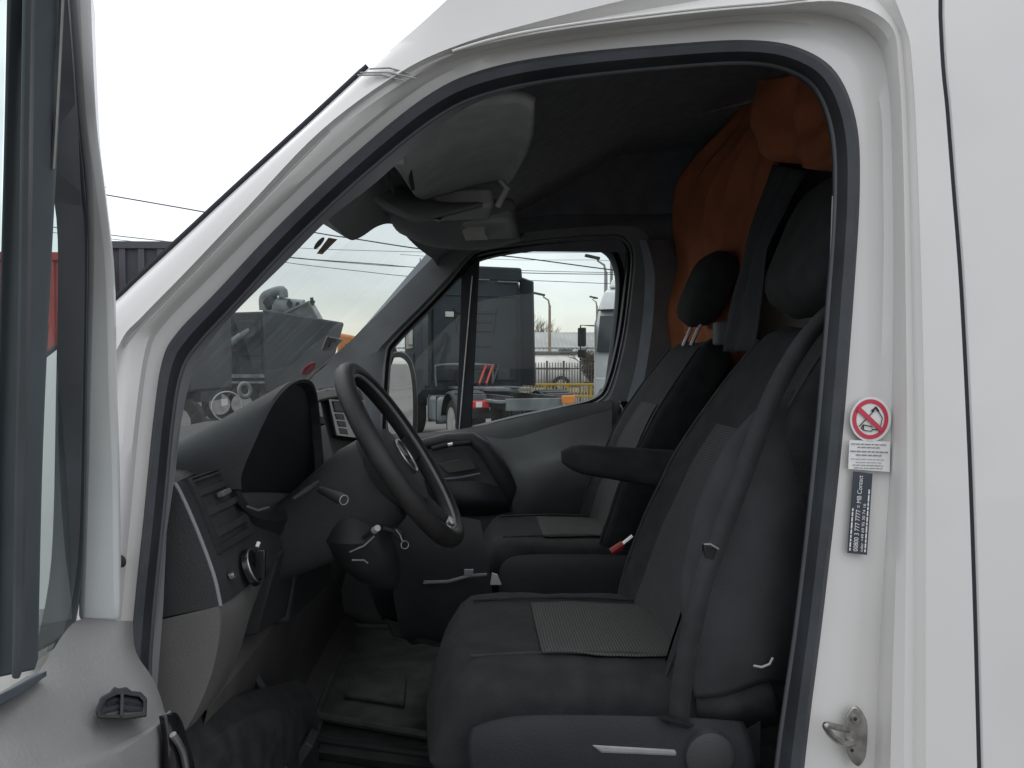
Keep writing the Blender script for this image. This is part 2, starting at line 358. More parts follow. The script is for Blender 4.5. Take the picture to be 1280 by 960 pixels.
# roof shell from side to side, windscreen, bonnet
front = ringO[9 * 6:13 * 6 + 1]
b = MB()
prof = [(p.x, p.z, p.y) for p in front]         # from high rear to the windscreen's top
rows = []
for (x_, z_, y0) in [(3.9, prof[0][1] + .02, prof[0][2]), (1.8, prof[0][1] + .01, prof[0][2])] + prof:
    rows.append([Vector((x_ - .085 * (1 - ((y_ - YC) / (YC - y0)) ** 2), y_, z_ + .03 * (1 - abs((y_ - YC) / (YC - y0)) ** 2))) for y_ in [y0 + .004 + (2 * (YC - y0) - .008) * k / 24 for k in range(25)]])
b.loft(rows); b.go('roof', PAINT, van)
def wx(z, Y):                                   # windscreen surface
    u = (Y - YC) / .93
    return -.148 - (2.03 - z) / .965 - .085 * (1 - u * u)
def wgrid(z0, z1, y0, y1, nz_=14, ny=24, off=0.0):
    return [[Vector((wx(z0 + (z1 - z0) * i / nz_, y0 + (y1 - y0) * j / ny) + off, y0 + (y1 - y0) * j / ny, z0 + (z1 - z0) * i / nz_)) for j in range(ny + 1)] for i in range(nz_ + 1)]
b = MB(); b.loft(wgrid(1.30, 2.022, 1.055, 2 * YC - 1.055)); b.go('windscreen', WGLASS, van)
b = MB(); b.loft([[Vector((-.90 - .12 * (1 - ((y_ - YC) / .95) ** 2) - d, y_, z_)) for y_ in [1.02 + 1.89 * k / 20 for k in range(21)]] for d, z_ in ((-.05, 1.30), (0, 1.315), (.12, 1.27), (.3, 1.18), (.55, 1.03), (.62, .9), (.64, .5))])
b.go('bonnet', PAINT, van)
for far in (0, 1):                              # front wing, wheel arch and wheel
    rows = []
    for i in range(20 * 6, 23 * 6 + 1, 3):
        p = ringO[i]; t = (p.z - .9) / .8
        rows.append([p + Vector((0, .002, 0)), Vector((p.x - .08, p.y + .01, p.z - .06)), Vector((p.x - .3, p.y + .03, min(p.z - .2, 1.20))), Vector((-1.35, p.y + .08, min(p.z, 1.05)))])
    b = MB(); b.loft(rows)
    if far: b.mirror()
    b.go('front_wing', PAINT, van)
    b = MB(); b.tube([Vector((-.98, 1.0, .36)), Vector((-.98, 1.03, .36)), Vector((-.98, 1.2, .36)), Vector((-.98, 1.22, .36))], [.30, .35, .35, .30], 36)
    if far: b.mirror()
    wl = b.go('wheel', TYRE, van)
    b = MB(); b.tube([Vector((-.98, .99, .36)), Vector((-.98, 1.05, .36))], [.2, .19], 24)
    if far: b.mirror()
    b.go('rim', RIM, wl)
# wiper arms and the scuttle below the glass
b = MB(); b.loft([[Vector((-.86 - .10 * (1 - ((y_ - YC) / .93) ** 2) - d, y_, z_)) for y_ in [1.08 + 1.77 * k / 16 for k in range(17)]] for d, z_ in ((-.02, 1.36), (.02, 1.335), (.07, 1.32))]); b.go('scuttle', MATT, van)
for (y0, y1) in ((1.35, 1.95), (2.05, 2.65)):
    b = MB(); b.tube([Vector((wx(1.37, y0) - .02, y0, 1.365)), Vector((wx(1.385, (y0+y1)/2) - .015, (y0 + y1) / 2, 1.385)), Vector((wx(1.39, y1) - .012, y1, 1.39))], [.009, .007, .005], 8); b.go('wiper', BLACK, van)

# ------------------------------------------------------------------ near front pillar trim, header trim
Tx = [(925,79),(850,84),(705,100),(612,122),(552,155),(470,228),(410,275),(355,330),(300,384),(262,428),(240,470),(226,530),(218,600),(210,640),(204,760)]
Ii = Ix[9:24]
for far in (0,):
    A = crom2(Ix[9:22] + [(187, 880), (186, 1000)], 6); B_ = crom2(Tx, 6)
    r0 = [PS(a, c, .072) for a, c in A]; r1 = [PS(a, c, .085) for a, c in mid(A, B_, .3)]; r2 = [PS(a, c, .11) for a, c in B_]
    r3 = [PS(a, c, .16) + Vector((-.03, 0, .02)) for a, c in B_]
    b = MB(); b.loft([r0, r1, r2, r3]); b.go('pillar_trim', TRIM, van)
# rear door pillar inside, dark
b = MB(); A = crom2(Ix[0:10], 6)
b.loft([[PS(a, c, .075) for a, c in A], [PS(a - 4, c + 3, .10) for a, c in A], [PS(a + 10, c - 8, .26) for a, c in A]]); b.go('pillar_cover', MATT, van)
b = MB(); b.tube([PS(a - 1, c, .07) for a, c in crom2([(1042, 245), (1036, 400), (1022, 600), (1003, 800), (985, 985)], 6)], .0012, 6); b.go('trim_edge', mat('trim_edge_pale', (.3, .32, .34), .4), van)

# ------------------------------------------------------------------ headliner
rows = []
for (x_, z_) in ((-.135, 1.985), (-.125, 2.01), (-.07, 2.05), (0, 2.10), (.12, 2.18), (.28, 2.26), (.5, 2.38), (1.0, 2.42), (3.9, 2.42)):
    rows.append([Vector((x_ - .08 * (1 - ((y_ - YC) / .85) ** 2) * (x_ < .1), y_, z_ - .03 * max(0, abs(y_ - YC) / .86 - .8) / .2)) for y_ in [1.115 + 1.70 * k / 32 for k in range(33)]])
b = MB(); b.loft(rows); b.go('headliner', HEAD, van)
# windscreen header with the sensor bulge hanging in its middle
top = [(398,268,1.30),(410,276,1.36),(423,288,1.50),(438,300,1.66),(452,296,1.78),(472,283,1.95),(490,280,2.10),(512,289,2.35),(534,303,2.58),(543,316,2.68)]
c0 = crom3(top, 5)
c1 = [p + Vector((.04, 0, .035 + .02)) for p in c0]; c2 = [Vector((p.x + .14, p.y, 2.085)) for p in c0]; cb = [p + Vector((-.05, 0, .03)) for p in c0]
b = MB(); b.loft([cb, c0, c1, c2]); b.go('windscreen_header', TRIM, van)
# overhead shelf / sun visor
def pad(corners, th, name, m, parent, bevel=.012, lab=None):
    a = [P(*c) for c in corners]; b_ = MB(); up = Vector((0, 0, th))
    b_.hexa(a, [p + up for p in a]); return b_.go(name, m, parent, bevel=bevel, label=lab)
vis = patch([[(497,205,1.26),(505,150,1.24),(560,128,1.24),(640,118,1.24),(668,128,1.26)],
             [(504,222,1.42),(540,190,1.40),(590,170,1.40),(650,160,1.40),(664,170,1.42)],
             [(516,240,1.60),(548,222,1.60),(590,205,1.62),(640,195,1.62),(652,205,1.64)],
             [(528,246,1.76),(560,238,1.78),(595,228,1.80),(626,222,1.80),(636,230,1.80)]])
b = MB(); b.loft(vis); b.loft([[p + Vector((0, 0, .018)) for p in r_] for r_ in vis]); 
o = MB().loft(vis).go('sun_visor', HEADL, van, thick=.016)
b = MB(); b.tube([P(508,180,1.30), P(511,205,1.36), P(516,236,1.46)], .004, 8); b.go('visor_seam', MATT, o)
b = MB(); b.tube([P(481,200,1.34), P(486,220,1.4), P(492,240,1.5)], .003, 8); b.go('visor_seam', MATT, o)
b = MB(); b.tube([P(624,222,1.8), P(634,235,1.8), P(622,258,1.82)], .008, 8); b.go('visor_pivot', WLIGHT, o)
# roof lamp console
con = patch([[(458,238,1.60),(478,258,1.62),(505,272,1.66),(520,280,1.7)],
             [(470,218,1.72),(510,240,1.8),(560,255,1.85),(632,250,1.9)],
             [(492,280,1.95),(530,290,1.95),(590,283,1.98),(644,268,2.0)],
             [(510,292,2.08),(540,306,2.1),(600,309,2.12),(650,298,2.12)],
             [(515,280,2.3),(545,300,2.3),(600,306,2.3),(655,292,2.3)]])
MB().loft(con).go('overhead_console', TRIM, van, thick=.01)
lampc = MB(); lampc.hexa([P(523,262,1.82), P(618,258,1.84), P(613,276,1.90), P(528,278,1.90)], [P(523,262,1.82)+Vector((0,.01,.05)), P(618,258,1.84)+Vector((0,.01,.05)), P(613,276,1.90)+Vector((0,.03,.05)), P(528,278,1.90)+Vector((0,.03,.05))])
lc = lampc.go('roof_lamp', HEADL, van, bevel=.01)
b = MB(); b.hexa([P(538,280,1.93), P(640,276,1.95), P(648,300,2.06), P(545,303,2.06)], [p + Vector((0, .02, .04)) for p in (P(538,280,1.93), P(640,276,1.95), P(648,300,2.06), P(545,303,2.06))]); b.go('lamp_cover', HEADL, lc, bevel=.012)
b = MB(); b.hexa([P(578,291,1.965), P(606,290,1.965), P(610,300,2.015), P(582,301,2.015)], [p + Vector((0, .01, .02)) for p in (P(578,291,1.965), P(606,290,1.965), P(610,300,2.015), P(582,301,2.015))]); b.go('lamp_lens', LENS, lc, bevel=.002)
b = MB(); b.tube([P(545,274,1.85), P(552,273,1.84)], .006, 10); b.go('switch', MATT, lc)
b = MB(); b.tube([P(524,258,1.80), P(530,270,1.82), P(548,276,1.84), P(556,273,1.84)], .0025, 8); b.go('lamp_trim', WLIGHT, lc)

# ------------------------------------------------------------------ far side: door frame, panel and glass
Cx = [(484,552),(486,500),(490,447),(498,430),(540,387),(568,357),(590,330),(604,320),(650,312),(700,306),(762,302),(777,306),(782,322),(779,360),(771,420),(757,476),(742,496),(700,507),(640,520),(590,532),(535,541)]
YF = 2.80
def fr(c, dy, Y): return [P(a, b_, Y + dy) for a, b_ in c]
cc = crom2(Cx + [Cx[0]], 5)
cx_, cy_ = 640, 430
def grow(c, px_):
    o_ = []
    n = len(c)
    for i in range(n):
        a = c[i - 1 if i else n - 2]; d = c[(i + 1) % n if i < n - 1 else 1]; tx, ty = d[0] - a[0], d[1] - a[1]; l_ = math.hypot(tx, ty) or 1
        o_.append((c[i][0] + ty / l_ * px_, c[i][1] - tx / l_ * px_))
    return o_
for s_, nm, m_, a_, b_, ya, yb in ((0, 'window_seal', SEAL, 0, 6, 2.82, 2.79), (0, 'window_seal_lip', TRIM, 6, 10, 2.79, 2.765)):
    b = MB(); g0 = grow(cc, a_ ); g1 = grow(cc, b_)
    b.loft([fr(g0, 0, ya), fr(mid(g0, g1, .4), 0, yb - .008), fr(g1, 0, yb)]); b.go(nm, m_, van)
g1 = grow(cc, 9); g2 = grow(cc, 22)
outer = []
for (a, c) in g1:                               # outer outline: the far wall from front pillar to rear pillar
    outer.append((a, c))
# door inner panel as a big sheet with the opening in it: inner edge g1, outer edge box-like
def toBox(a, c):
    dx, dy = a - 640, c - 430
    return (a + dx * .9, c + dy * 1.2)
ctrlO = [(375,640),(372,530),(384,482),(402,462),(470,394),(533,330),(566,300),(600,300),(650,292),(700,286),(775,282),(806,290),(815,322),(812,360),(806,420),(800,476),(795,520),(720,620),(640,640),(590,640),(520,640)]
co_ = crom2(ctrlO + [ctrlO[0]], 5)
b = MB(); b.loft([fr(g1, 0, 2.765), fr(mid(g1, co_, .12), 0, 2.745), fr(mid(g1, co_, .5), 0, 2.74), fr(co_, 0, 2.735)])
b.go('window_surround', TRIM, van)
SKX = mat('far_wall_lining', (.22, .235, .26), .9, var=.12, vs=15)
b = MB(); b.loft([fr(co_, 0, 2.736), [p + Vector(((p.x > .3) * .35, .03, 0)) for p in fr([(a + max(0, a - 640) * .12, min(c, 640) + (c - 430) * .15) for a, c in co_], 0, 2.735)]]); b.go('far_lining', SKX, van)
b = MB(); b.add([Vector((-.12, 2.79, 2.03)), Vector((3.9, 2.79, 2.03)), Vector((3.9, 2.72, 2.44)), Vector((.02, 2.72, 2.44))], [(0, 1, 2, 3)]); b.go('upper_lining', SKX, van)
b = MB(); b.add([Vector((.55, 2.80, .7)), Vector((3.9, 2.80, .7)), Vector((3.9, 2.80, 2.05)), Vector((.55, 2.80, 2.05))], [(0, 1, 2, 3)]); b.go('side_lining', SKX, van)
# glass panes and divider
b = MB(); m_ = [(c[0], c[1]) for c in crom2(Cx, 4)]; b.add([P(a, c, 2.835) for a, c in m_], [tuple(range(len(m_)))]); b.go('side_window', SGLASS, van)
b = MB(); b.hexa([P(570, 545, 2.80), P(589, 545, 2.80), P(600, 318, 2.80), P(577, 345, 2.80)], [P(570, 545, 2.83), P(589, 545, 2.83), P(600, 318, 2.83), P(577, 345, 2.83)]); dv = b.go('window_divider', SEAL, van, bevel=.003)
b = MB(); b.tube([P(574, 538, 2.79), P(590, 345, 2.79)], .0025, 6); b.go('divider_strip', SILV, dv)
# far door trim
dt = patch([[(370,545,2.735),(530,541,2.735),(600,532,2.735),(700,510,2.735),(765,500,2.735)],
            [(370,560,2.70),(530,556,2.70),(600,549,2.70),(700,530,2.70),(765,520,2.70)],
            [(370,600,2.70),(530,600,2.70),(600,592,2.70),(700,570,2.69),(765,560,2.69)],
            [(370,700,2.72),(530,690,2.72),(600,690,2.72),(700,680,2.72),(765,660,2.72)],
            [(370,840,2.72),(530,830,2.72),(600,830,2.72),(700,830,2.72),(765,830,2.72)]])
DTR = mat('door_trim_plastic', (.135, .142, .143), .65, var=.12, vs=8, bump=.4, bs=300)
far_door = MB().loft(dt).go('passenger_door', DTR, van)
b = MB(); b.tube([P(528,556,2.66), P(560,549,2.64), P(590,549,2.63), P(606,560,2.62), P(620,582,2.61), P(637,607,2.62), P(640,625,2.66)], [.02,.022,.024,.028,.03,.034,.03], 12); b.go('grab_handle', DASH, far_door)
b = MB(); b.tube([P(540,561,2.615), P(560,556,2.612), P(588,553,2.61)], [.008, .010, .008], 8); sw = b.go('window_switch', MATT, far_door)
b = MB(); b.tube([P(560,557,2.60), P(566,556,2.60)], .008, 8); b.go('switch_cap', SILV, sw)
b = MB(); b.prism([P(548,580,2.66), P(575,574,2.66), P(580,566,2.66), P(586,570,2.66), P(597,586,2.66), P(560,592,2.66)], (0, .02, 0)); b.go('inner_handle', GREYP, far_door, bevel=.003)
b = MB(); b.tube([P(545,600,2.65), P(575,597,2.645), P(600,592,2.65)], .004, 8); b.go('handle_edge', TRIM, far_door)
pk = patch([[(530,600,2.66),(560,602,2.60),(600,602,2.59),(632,612,2.62)],[(535,625,2.66),(570,628,2.58),(605,628,2.57),(636,630,2.62)],[(545,640,2.70),(580,645,2.66),(610,645,2.66),(638,640,2.68)]])
MB().loft(pk).go('door_pocket', DASH, far_door)
ar = patch([[(605,545,2.70),(640,548,2.68),(700,530,2.68),(765,512,2.70)],[(618,560,2.66),(650,572,2.62),(700,562,2.60),(765,548,2.62)],[(632,590,2.62),(660,594,2.57),(705,582,2.55),(765,572,2.56)],[(640,625,2.62),(670,622,2.58),(710,612,2.57),(765,606,2.58)],[(640,660,2.68),(670,660,2.66),(710,656,2.66),(765,650,2.66)]])
MB().loft(ar).go('door_armrest', DTR, far_door)
# pillar trims beside the far window and belt anchor
b = MB(); b.loft([crom3([(799,300,2.70),(806,340,2.70),(803,400,2.70),(792,470,2.70),(770,540,2.70)]), crom3([(808,300,2.66),(818,340,2.66),(816,400,2.66),(806,470,2.66),(785,560,2.66)]), crom3([(835,300,2.69),(850,340,2.69),(850,400,2.69),(850,470,2.69),(850,560,2.69)])]); b.go('pillar_cover', SKX, van)
b = MB(); b.box(P(779,512,2.66), (.03,.03,.06)); b.go('belt_anchor', BLACK, van, bevel=.004)
b = MB(); b.tube([P(776,506,2.64), P(779,512,2.635), P(777,519,2.64)], .003, 6); b.go('anchor_clip', SILV, van)

# far exterior mirror
fm = MB(); o2 = [(492,440),(503,440),(513,448),(519,466),(522,500),(521,545),(515,556),(490,560),(480,520),(482,470)]
q = crom2(o2 + [o2[0]], 4)[:-1]
tl_ = lambda a, Y: Y + (a - 500) / 960 * 3.2
fm.loft([[P(a, c, tl_(a, 3.14)) for a, c in q], [P(a, c, tl_(a, 3.16)) for a, c in q], [P(505 + (a - 505) * .85, 495 + (c - 495) * .85, 3.26) for a, c in q]], True, True)
mh = fm.go('wing_mirror', BLACK, van, bevel=.004)
b = MB(); qi = [(500 + (a - 500) * .78 - 1, 500 + (c - 500) * .88) for a, c in q]; b.prism([P(a, c, tl_(a, 3.132)) for a, c in qi], (0, -.002, 0)); b.go('mirror_face', MIRR, mh, smooth=False)
b = MB(); b.tube([P(488,560,3.15), P(470,565,2.98)], .02, 10); b.go('mirror_arm', BLACK, mh)

# ------------------------------------------------------------------ dashboard
DX = van
# dash top sheet from windscreen to the driver
def dz(Y): return 1.40
rows = []
for (x_, z_) in ((-.88, 1.37), (-.80, 1.405), (-.62, 1.44), (-.50, 1.458), (-.46, 1.456), (-.445, 1.45), (-.44, 1.43)):
    rows.append([Vector((x_ - (.08 * (1 - ((y_ - YC) / .86) ** 2) if x_ < -.5 else 0), y_, z_ + .035 * max(0, 1 - abs(y_ - 2.0) / .6) - .02 * max(0, (1.16 - y_) / .08))) for y_ in [1.095 + 1.70 * k / 30 for k in range(31)]])
dash = MB().loft(rows).go('dashboard', DASHT, van)
# face towards the seats, curved at its near end
fc = [(215,604),(222,615),(238,650),(254,690),(266,725),(273,758)]
def facerow(off):
    o_ = []
    for (a, c) in crom2(fc, 4):
        o_.append(P(a, c, 1.085) + Vector((off[0], off[1], 0)))
    return o_
rws = [[p + Vector((-.16, -.004, -.035 * i_ / 24)) for i_, p in enumerate(facerow((0, 0)))], facerow((0, 0)), facerow((.008, .03)), facerow((.012, .10)), facerow((.015, .25)), facerow((.012, .60)), facerow((0.0, 1.1)), facerow((-.02, 1.68))]
face = MB().loft(rws).go('dash_face', DASH, dash)
b = MB(); e = facerow((.002, .003)); b.tube(e, .0028, 8); b.go('dash_edge', TRIM, dash)
# lower light grey panel
lg = [(273,758),(276,775),(272,810),(262,850),(245,890),(230,915)]
def lgrow(off, kx=0):
    return [P(a, c, 1.085) + Vector((off[0] - kx * i_ * .004, off[1], 0)) for i_, (a, c) in enumerate(crom2(lg, 4))]
rl = [[p + Vector((-.16, -.002, -.035 * (1 - i_ / 20))) for i_, p in enumerate(lgrow((0, 0)))], lgrow((0, 0)), lgrow((.006, .03)), lgrow((.006, .12)), lgrow((0, .25), .5), lgrow((-.01, .5), 1)]
MB().loft(rl).go('lower_panel', GREYP, dash)
rl2 = [lgrow((-.012, .24), .5), lgrow((-.02, .8), 1), lgrow((-.05, 1.68), 1)]
MB().loft(rl2).go('lower_panel', GREYP, dash)
# bulkhead in the footwell
b = MB(); b.loft([[Vector((-.60, 1.09, 1.42)), Vector((-.60, 2.78, 1.42))], [Vector((-.62, 1.09, 1.0)), Vector((-.62, 2.78, 1.0))], [Vector((-.60, 1.09, .80)), Vector((-.60, 2.78, .80))], [Vector((-.40, 1.09, .70)), Vector((-.40, 2.78, .70))]]); b.go('footwell', CARP, van)
b = MB(); b.loft(patch([[(225,905,1.09),(300,868,1.35),(372,850,1.7)],[(235,935,1.09),(310,885,1.33),(392,870,1.66)],[(245,980,1.09),(330,930,1.30),(398,920,1.6)],[(250,1200,1.09),(330,1200,1.3),(400,1150,1.6)]])); b.go('wheel_arch_cover', MATT, van)
# air vent near end
def dfp(u, v, out=0.0):                         # u across (metres from the near edge), v down the face 0..1, out proud
    q = crom2(fc, 8); i = min(len(q) - 1, max(0, v * (len(q) - 1))); i0 = int(i); i1 = min(i0 + 1, len(q) - 1); t = i - i0
    a = q[i0][0] * (1 - t) + q[i1][0] * t; c = q[i0][1] * (1 - t) + q[i1][1] * t
    p = P(a, c, 1.085); return p + Vector((.012 * min(1, u / .08) + out, u, out * .35))
def dquad(u0, u1, v0, v1, o0, o1, b_):
    n_ = max(1, int(abs(v1 - v0) / .04)); rr_ = []
    for i_ in range(n_ + 1):
        v = v0 + (v1 - v0) * i_ / n_; rr_.append([dfp(u0, v, o0), dfp(u1, v, o0), dfp(u1, v, o1), dfp(u0, v, o1)])
    b_.loft(rr_, True, True)
U0, U1, V0, V1 = .035, .155, .06, .60
b = MB(); 
for q in ((U0-.010, U1+.010, V0-.05, V0), (U0-.010, U1+.010, V1, V1+.05), (U0-.010, U0, V0, V1), (U1, U1+.010, V0, V1)): dquad(*q, -.006, .008, b)
vent = b.go('air_vent', DASHT, dash, bevel=.002)
b = MB(); dquad(U0, U1, V0, V1, -.002, .0015, b); b.go('vent_back', GAP, vent)
for k in range(4):
    v = V0 + (V1 - V0) * (k + .5) / 4; b = MB(); dquad(U0, U1, v - .022, v + .022, .001, .007, b); b.go('slat', DASH, vent)
b = MB(); dquad(.08, .115, .30, .335, .005, .016, b); b.go('vent_knob', GREYP, vent, bevel=.002)
# light switch and ring
c_ = dfp(.10, .86, .006); nn = Vector((.93, 0, .36))
b = MB(); b.tube([c_, c_ + nn * .010], [.030, .028], 28); ls = b.go('light_switch', BLACK, dash, bevel=.002)
b = MB(); b.ring(c_ + nn * .010, nn, .026, .0016, 32); b.go('switch_ring', SILV, ls)
b = MB(); b.box(c_ + nn * .018, (.016, .007, .045)); b.go('switch_grip', BLACK, ls, bevel=.002)
b = MB(); b.tube([c_ + nn * .012 + Vector((0, .002, .028)), c_ + nn * .014 + Vector((0, .006, .034))], .003, 8); b.go('switch_mark', WHITE, ls)
b = MB(); p_ = dfp(.035, .83, .006); b.tube([p_, p_ + nn * .008], .006, 12); b.go('small_knob', SILV, dash)
# dark vertical trims under the cluster
b = MB(); b.hexa([(-.42, 1.345, 1.145), (-.388, 1.345, 1.15), (-.350, 1.345, 1.29), (-.42, 1.345, 1.29)], [(-.42, 1.52, 1.12), (-.382, 1.52, 1.125), (-.350, 1.52, 1.29), (-.42, 1.52, 1.29)]); b.go('knee_panel', DASHT, dash, bevel=.004)
b = MB(); b.hexa([(-.42, 1.523, 1.105), (-.378, 1.523, 1.11), (-.345, 1.523, 1.31), (-.42, 1.523, 1.31)], [(-.42, 1.86, 1.085), (-.360, 1.86, 1.09), (-.345, 1.86, 1.31), (-.42, 1.86, 1.31)]); b.go('knee_panel', DASH, dash, bevel=.006)
# instrument hood
hood_edge = [(302,612,1.225),(303,590,1.225),(322,545,1.235),(342,505,1.27),(362,482,1.33),(380,474,1.41),(392,480,1.50),(398,502,1.58),(402,545,1.63),(404,590,1.64),(392,615,1.64)]
h1 = crom3(hood_edge, 5); cxh = Vector((-.34, 1.43, 1.47))
def back(ring_, dx, sc, dzv): return [Vector((p.x + dx, cxh.y + (p.y - cxh.y) * sc, 1.44 + (p.z - 1.44) * sc + dzv)) for p in ring_]
def back2(ring_, dx, sy_, sz_): return [Vector((p.x + dx, cxh.y + (p.y - cxh.y) * sy_, 1.44 + (p.z - 1.44) * sz_)) for p in ring_]
hood = MB().loft([back2(h1, -.30, .98, .0), back2(h1, -.22, 1.03, .22), back2(h1, -.14, 1.05, .50), back2(h1, -.06, 1.04, .82), back2(h1, -.02, 1.02, .97), back(h1, -.005, 1.008, .001), h1]).go('instrument_hood', DASHT, dash)
hi = back(h1, -.016, .955, -.004)
b = MB(); b.add(hi, [tuple(range(len(hi)))]); cl = b.go('instrument_cluster', CLU, hood)
b = MB(); b.loft([h1, back(h1, -.002, .975, -.002), back(h1, -.016, .955, -.004)]); b.go('hood_lining', MATT, hood)
b = MB(); b.loft([crom3([(300,612,1.225),(315,635,1.26),(345,640,1.36),(385,625,1.5),(405,600,1.64)], 5), crom3([(298,630,1.22),(318,646,1.26),(350,650,1.36),(392,636,1.5),(412,615,1.64)], 5), crom3([(296,640,1.26),(318,668,1.30),(350,680,1.40),(392,680,1.54),(412,670,1.66)], 5)]); b.go('hood_sill', BLACKM, hood)
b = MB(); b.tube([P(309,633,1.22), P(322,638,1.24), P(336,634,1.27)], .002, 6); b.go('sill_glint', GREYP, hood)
# centre stack
st = patch([[(398,486,1.78),(425,484,1.95),(450,487,2.15)],[(400,500,1.74),(428,500,1.92),(455,502,2.12)],[(410,545,1.70),(440,550,1.9),(468,552,2.1)],[(425,600,1.66),(450,600,1.86),(478,602,2.06)],[(450,700,1.70),(475,700,1.86),(505,700,2.02)],[(470,760,1.80),(500,770,1.95),(530,780,2.06)],[(478,775,2.0),(505,785,2.1),(530,790,2.2)]])
stack = MB().loft(st).go('centre_stack', DASHT, van)
sgrid = st
def sp(u, v, o_=0):
    i = v * (len(sgrid) - 1); j = u * (len(sgrid[0]) - 1); i0, j0 = min(int(i), len(sgrid) - 2), min(int(j), len(sgrid[0]) - 2); a, c = i - i0, j - j0
    p = sgrid[i0][j0] * (1-a)*(1-c) + sgrid[i0+1][j0]*a*(1-c) + sgrid[i0][j0+1]*(1-a)*c + sgrid[i0+1][j0+1]*a*c
    return p + Vector((o_, -o_ * .25, o_ * .3))
def sq(name, u0, u1, v0, v1, o0, o1, m_, par, bev=.002):
    b_ = MB(); b_.hexa([sp(u0,v0,o0),sp(u1,v0,o0),sp(u1,v1,o0),sp(u0,v1,o0)],[sp(u0,v0,o1),sp(u1,v0,o1),sp(u1,v1,o1),sp(u0,v1,o1)]); return b_.go(name, m_, par, bevel=bev)
rad = sq('radio', .12, .9, .165, .335, 0, .010, BLACK, stack)
sq('screen', .2, .60, .18, .235, .010, .013, GREYP, rad)
for r_ in range(3):
    for c_i in range(3): sq('button', .2 + .2*c_i, .34 + .2*c_i, .242 + .029*r_, .265 + .029*r_, .010, .013, GREYP, rad, .001)
sq('air_vent', .15, .85, .05, .15, 0, .005, MATT, stack)
sq('trim_strip', .3, .8, .38, .39, .004, .007, GREYP, stack)
b = MB(); b.loft(patch([[(390,492,1.70),(410,487,1.85),(440,485,2.0)],[(398,502,1.68),(416,498,1.80),(440,497,1.95)]])); b.go('stack_cap', GREYP, stack, thick=.008)
# engine tunnel / gear console
b = MB(); b.loft(patch([[(478,655,1.72),(520,640,1.95),(600,650,2.1)],[(488,720,1.70),(540,712,1.85),(612,714,1.95)],[(500,790,1.72),(545,792,1.85),(620,800,1.95)],[(508,800,1.85),(555,806,1.95),(620,900,2.0)],[(515,806,2.1),(560,812,2.2),(620,900,2.2)]])); tun = b.go('gear_console', DASH, van)
b = MB(); b.tube([P(530,728,1.80), P(560,727,1.84), P(585,720,1.86), P(608,718,1.88)], .004, 8); b.go('console_edge', TRIM, tun)
b = MB(); b.box(P(586,715,1.86), (.022, .01, .012)); b.go('console_clip', TRIM, tun)
b = MB(); b.prism([P(615,717,1.80), P(622,719,1.80), P(627,731,1.80), P(613,731,1.80)], (0, .01, 0)); b.go('paper_tag', WLIGHT, tun)

# steering wheel
SW = P(502, 567, 1.43); nw = Vector((.84, -.03, .54)).normalized()
b = MB(); b.ring(SW, nw, .182, .0165, 64, flat=1.1); wh = b.go('steering_wheel', LEATH, van)
aup = (Vector((0, 0, 1)) - nw * nw.z).normalized(); asd = nw.cross(aup)
def wp(u, v, h): return SW + asd * u + aup * v + nw * h
# inner ring accent, hub, spokes, emblem
b = MB(); b.ring(SW + nw * .008, nw, .168, .0035, 56); b.go('rim_accent', TRIM, wh)
rings = []
for h, sc in ((-.055, .75), (-.03, .95), (-.012, 1.0), (0, .9), (.006, .6), (.007, .2)):
    rings.append([wp(math.cos(t) * .085 * sc, (math.sin(t) * .075 if math.sin(t) > 0 else math.sin(t) * .095) * sc - .010, h - .004) for t in [2 * math.pi * k / 28 for k in range(28)]])
hub = MB().loft(rings, True, True).go('hub', DASH, wh)
for (a, c) in ((1, 0.02), (-1, 0.02)):
    b = MB(); b.loft([[wp(a * .07, .03, -.03), wp(a * .07, -.045, -.03), wp(a * .07, -.045, -.012), wp(a * .07, .03, -.012)], [wp(a * .12, .02, -.02), wp(a * .12, -.03, -.02), wp(a * .12, -.03, -.006), wp(a * .12, .02, -.006)], [wp(a * .172, .022, -.006), wp(a * .172, -.03, -.006), wp(a * .172, -.03, .004), wp(a * .172, .022, .004)]], True, True)
    b.go('spoke', DASHT, wh, bevel=.003)
    b = MB()
for a in (-.042, .042):
    b = MB(); b.loft([[wp(a - .016, -.07, -.03), wp(a + .016, -.07, -.03), wp(a + .016, -.07, -.015), wp(a - .016, -.07, -.015)], [wp(a * 1.25 - .012, -.17, -.008), wp(a * 1.25 + .012, -.17, -.008), wp(a * 1.25 + .012, -.17, .004), wp(a * 1.25 - .012, -.17, .004)]], True, True); b.go('spoke', DASHT, wh, bevel=.003)
b = MB(); b.loft([[wp(-.035, -.15, .004), wp(.035, -.15, .004)], [wp(-.04, -.171, .010), wp(.04, -.171, .010)]]); b.go('spoke_insert', SILV, wh, thick=.004)
b = MB(); b.ring(wp(0, -.008, .006), nw, .034, .0024, 32); em = b.go('emblem', SILV, wh)
b = MB()
for k in range(3):
    an = math.pi / 2 + k * 2 * math.pi / 3; e = asd * math.cos(an) + aup * math.sin(an); f_ = nw.cross(e); c0_ = wp(0, -.008, .004)
    b.add([c0_ + f_ * .004, c0_ - f_ * .004, c0_ + e * .033, c0_ + nw * .004], [(0, 3, 2), (1, 2, 3), (0, 2, 1), (0, 1, 3)])
b.go('emblem_star', SILV, em, smooth=False)
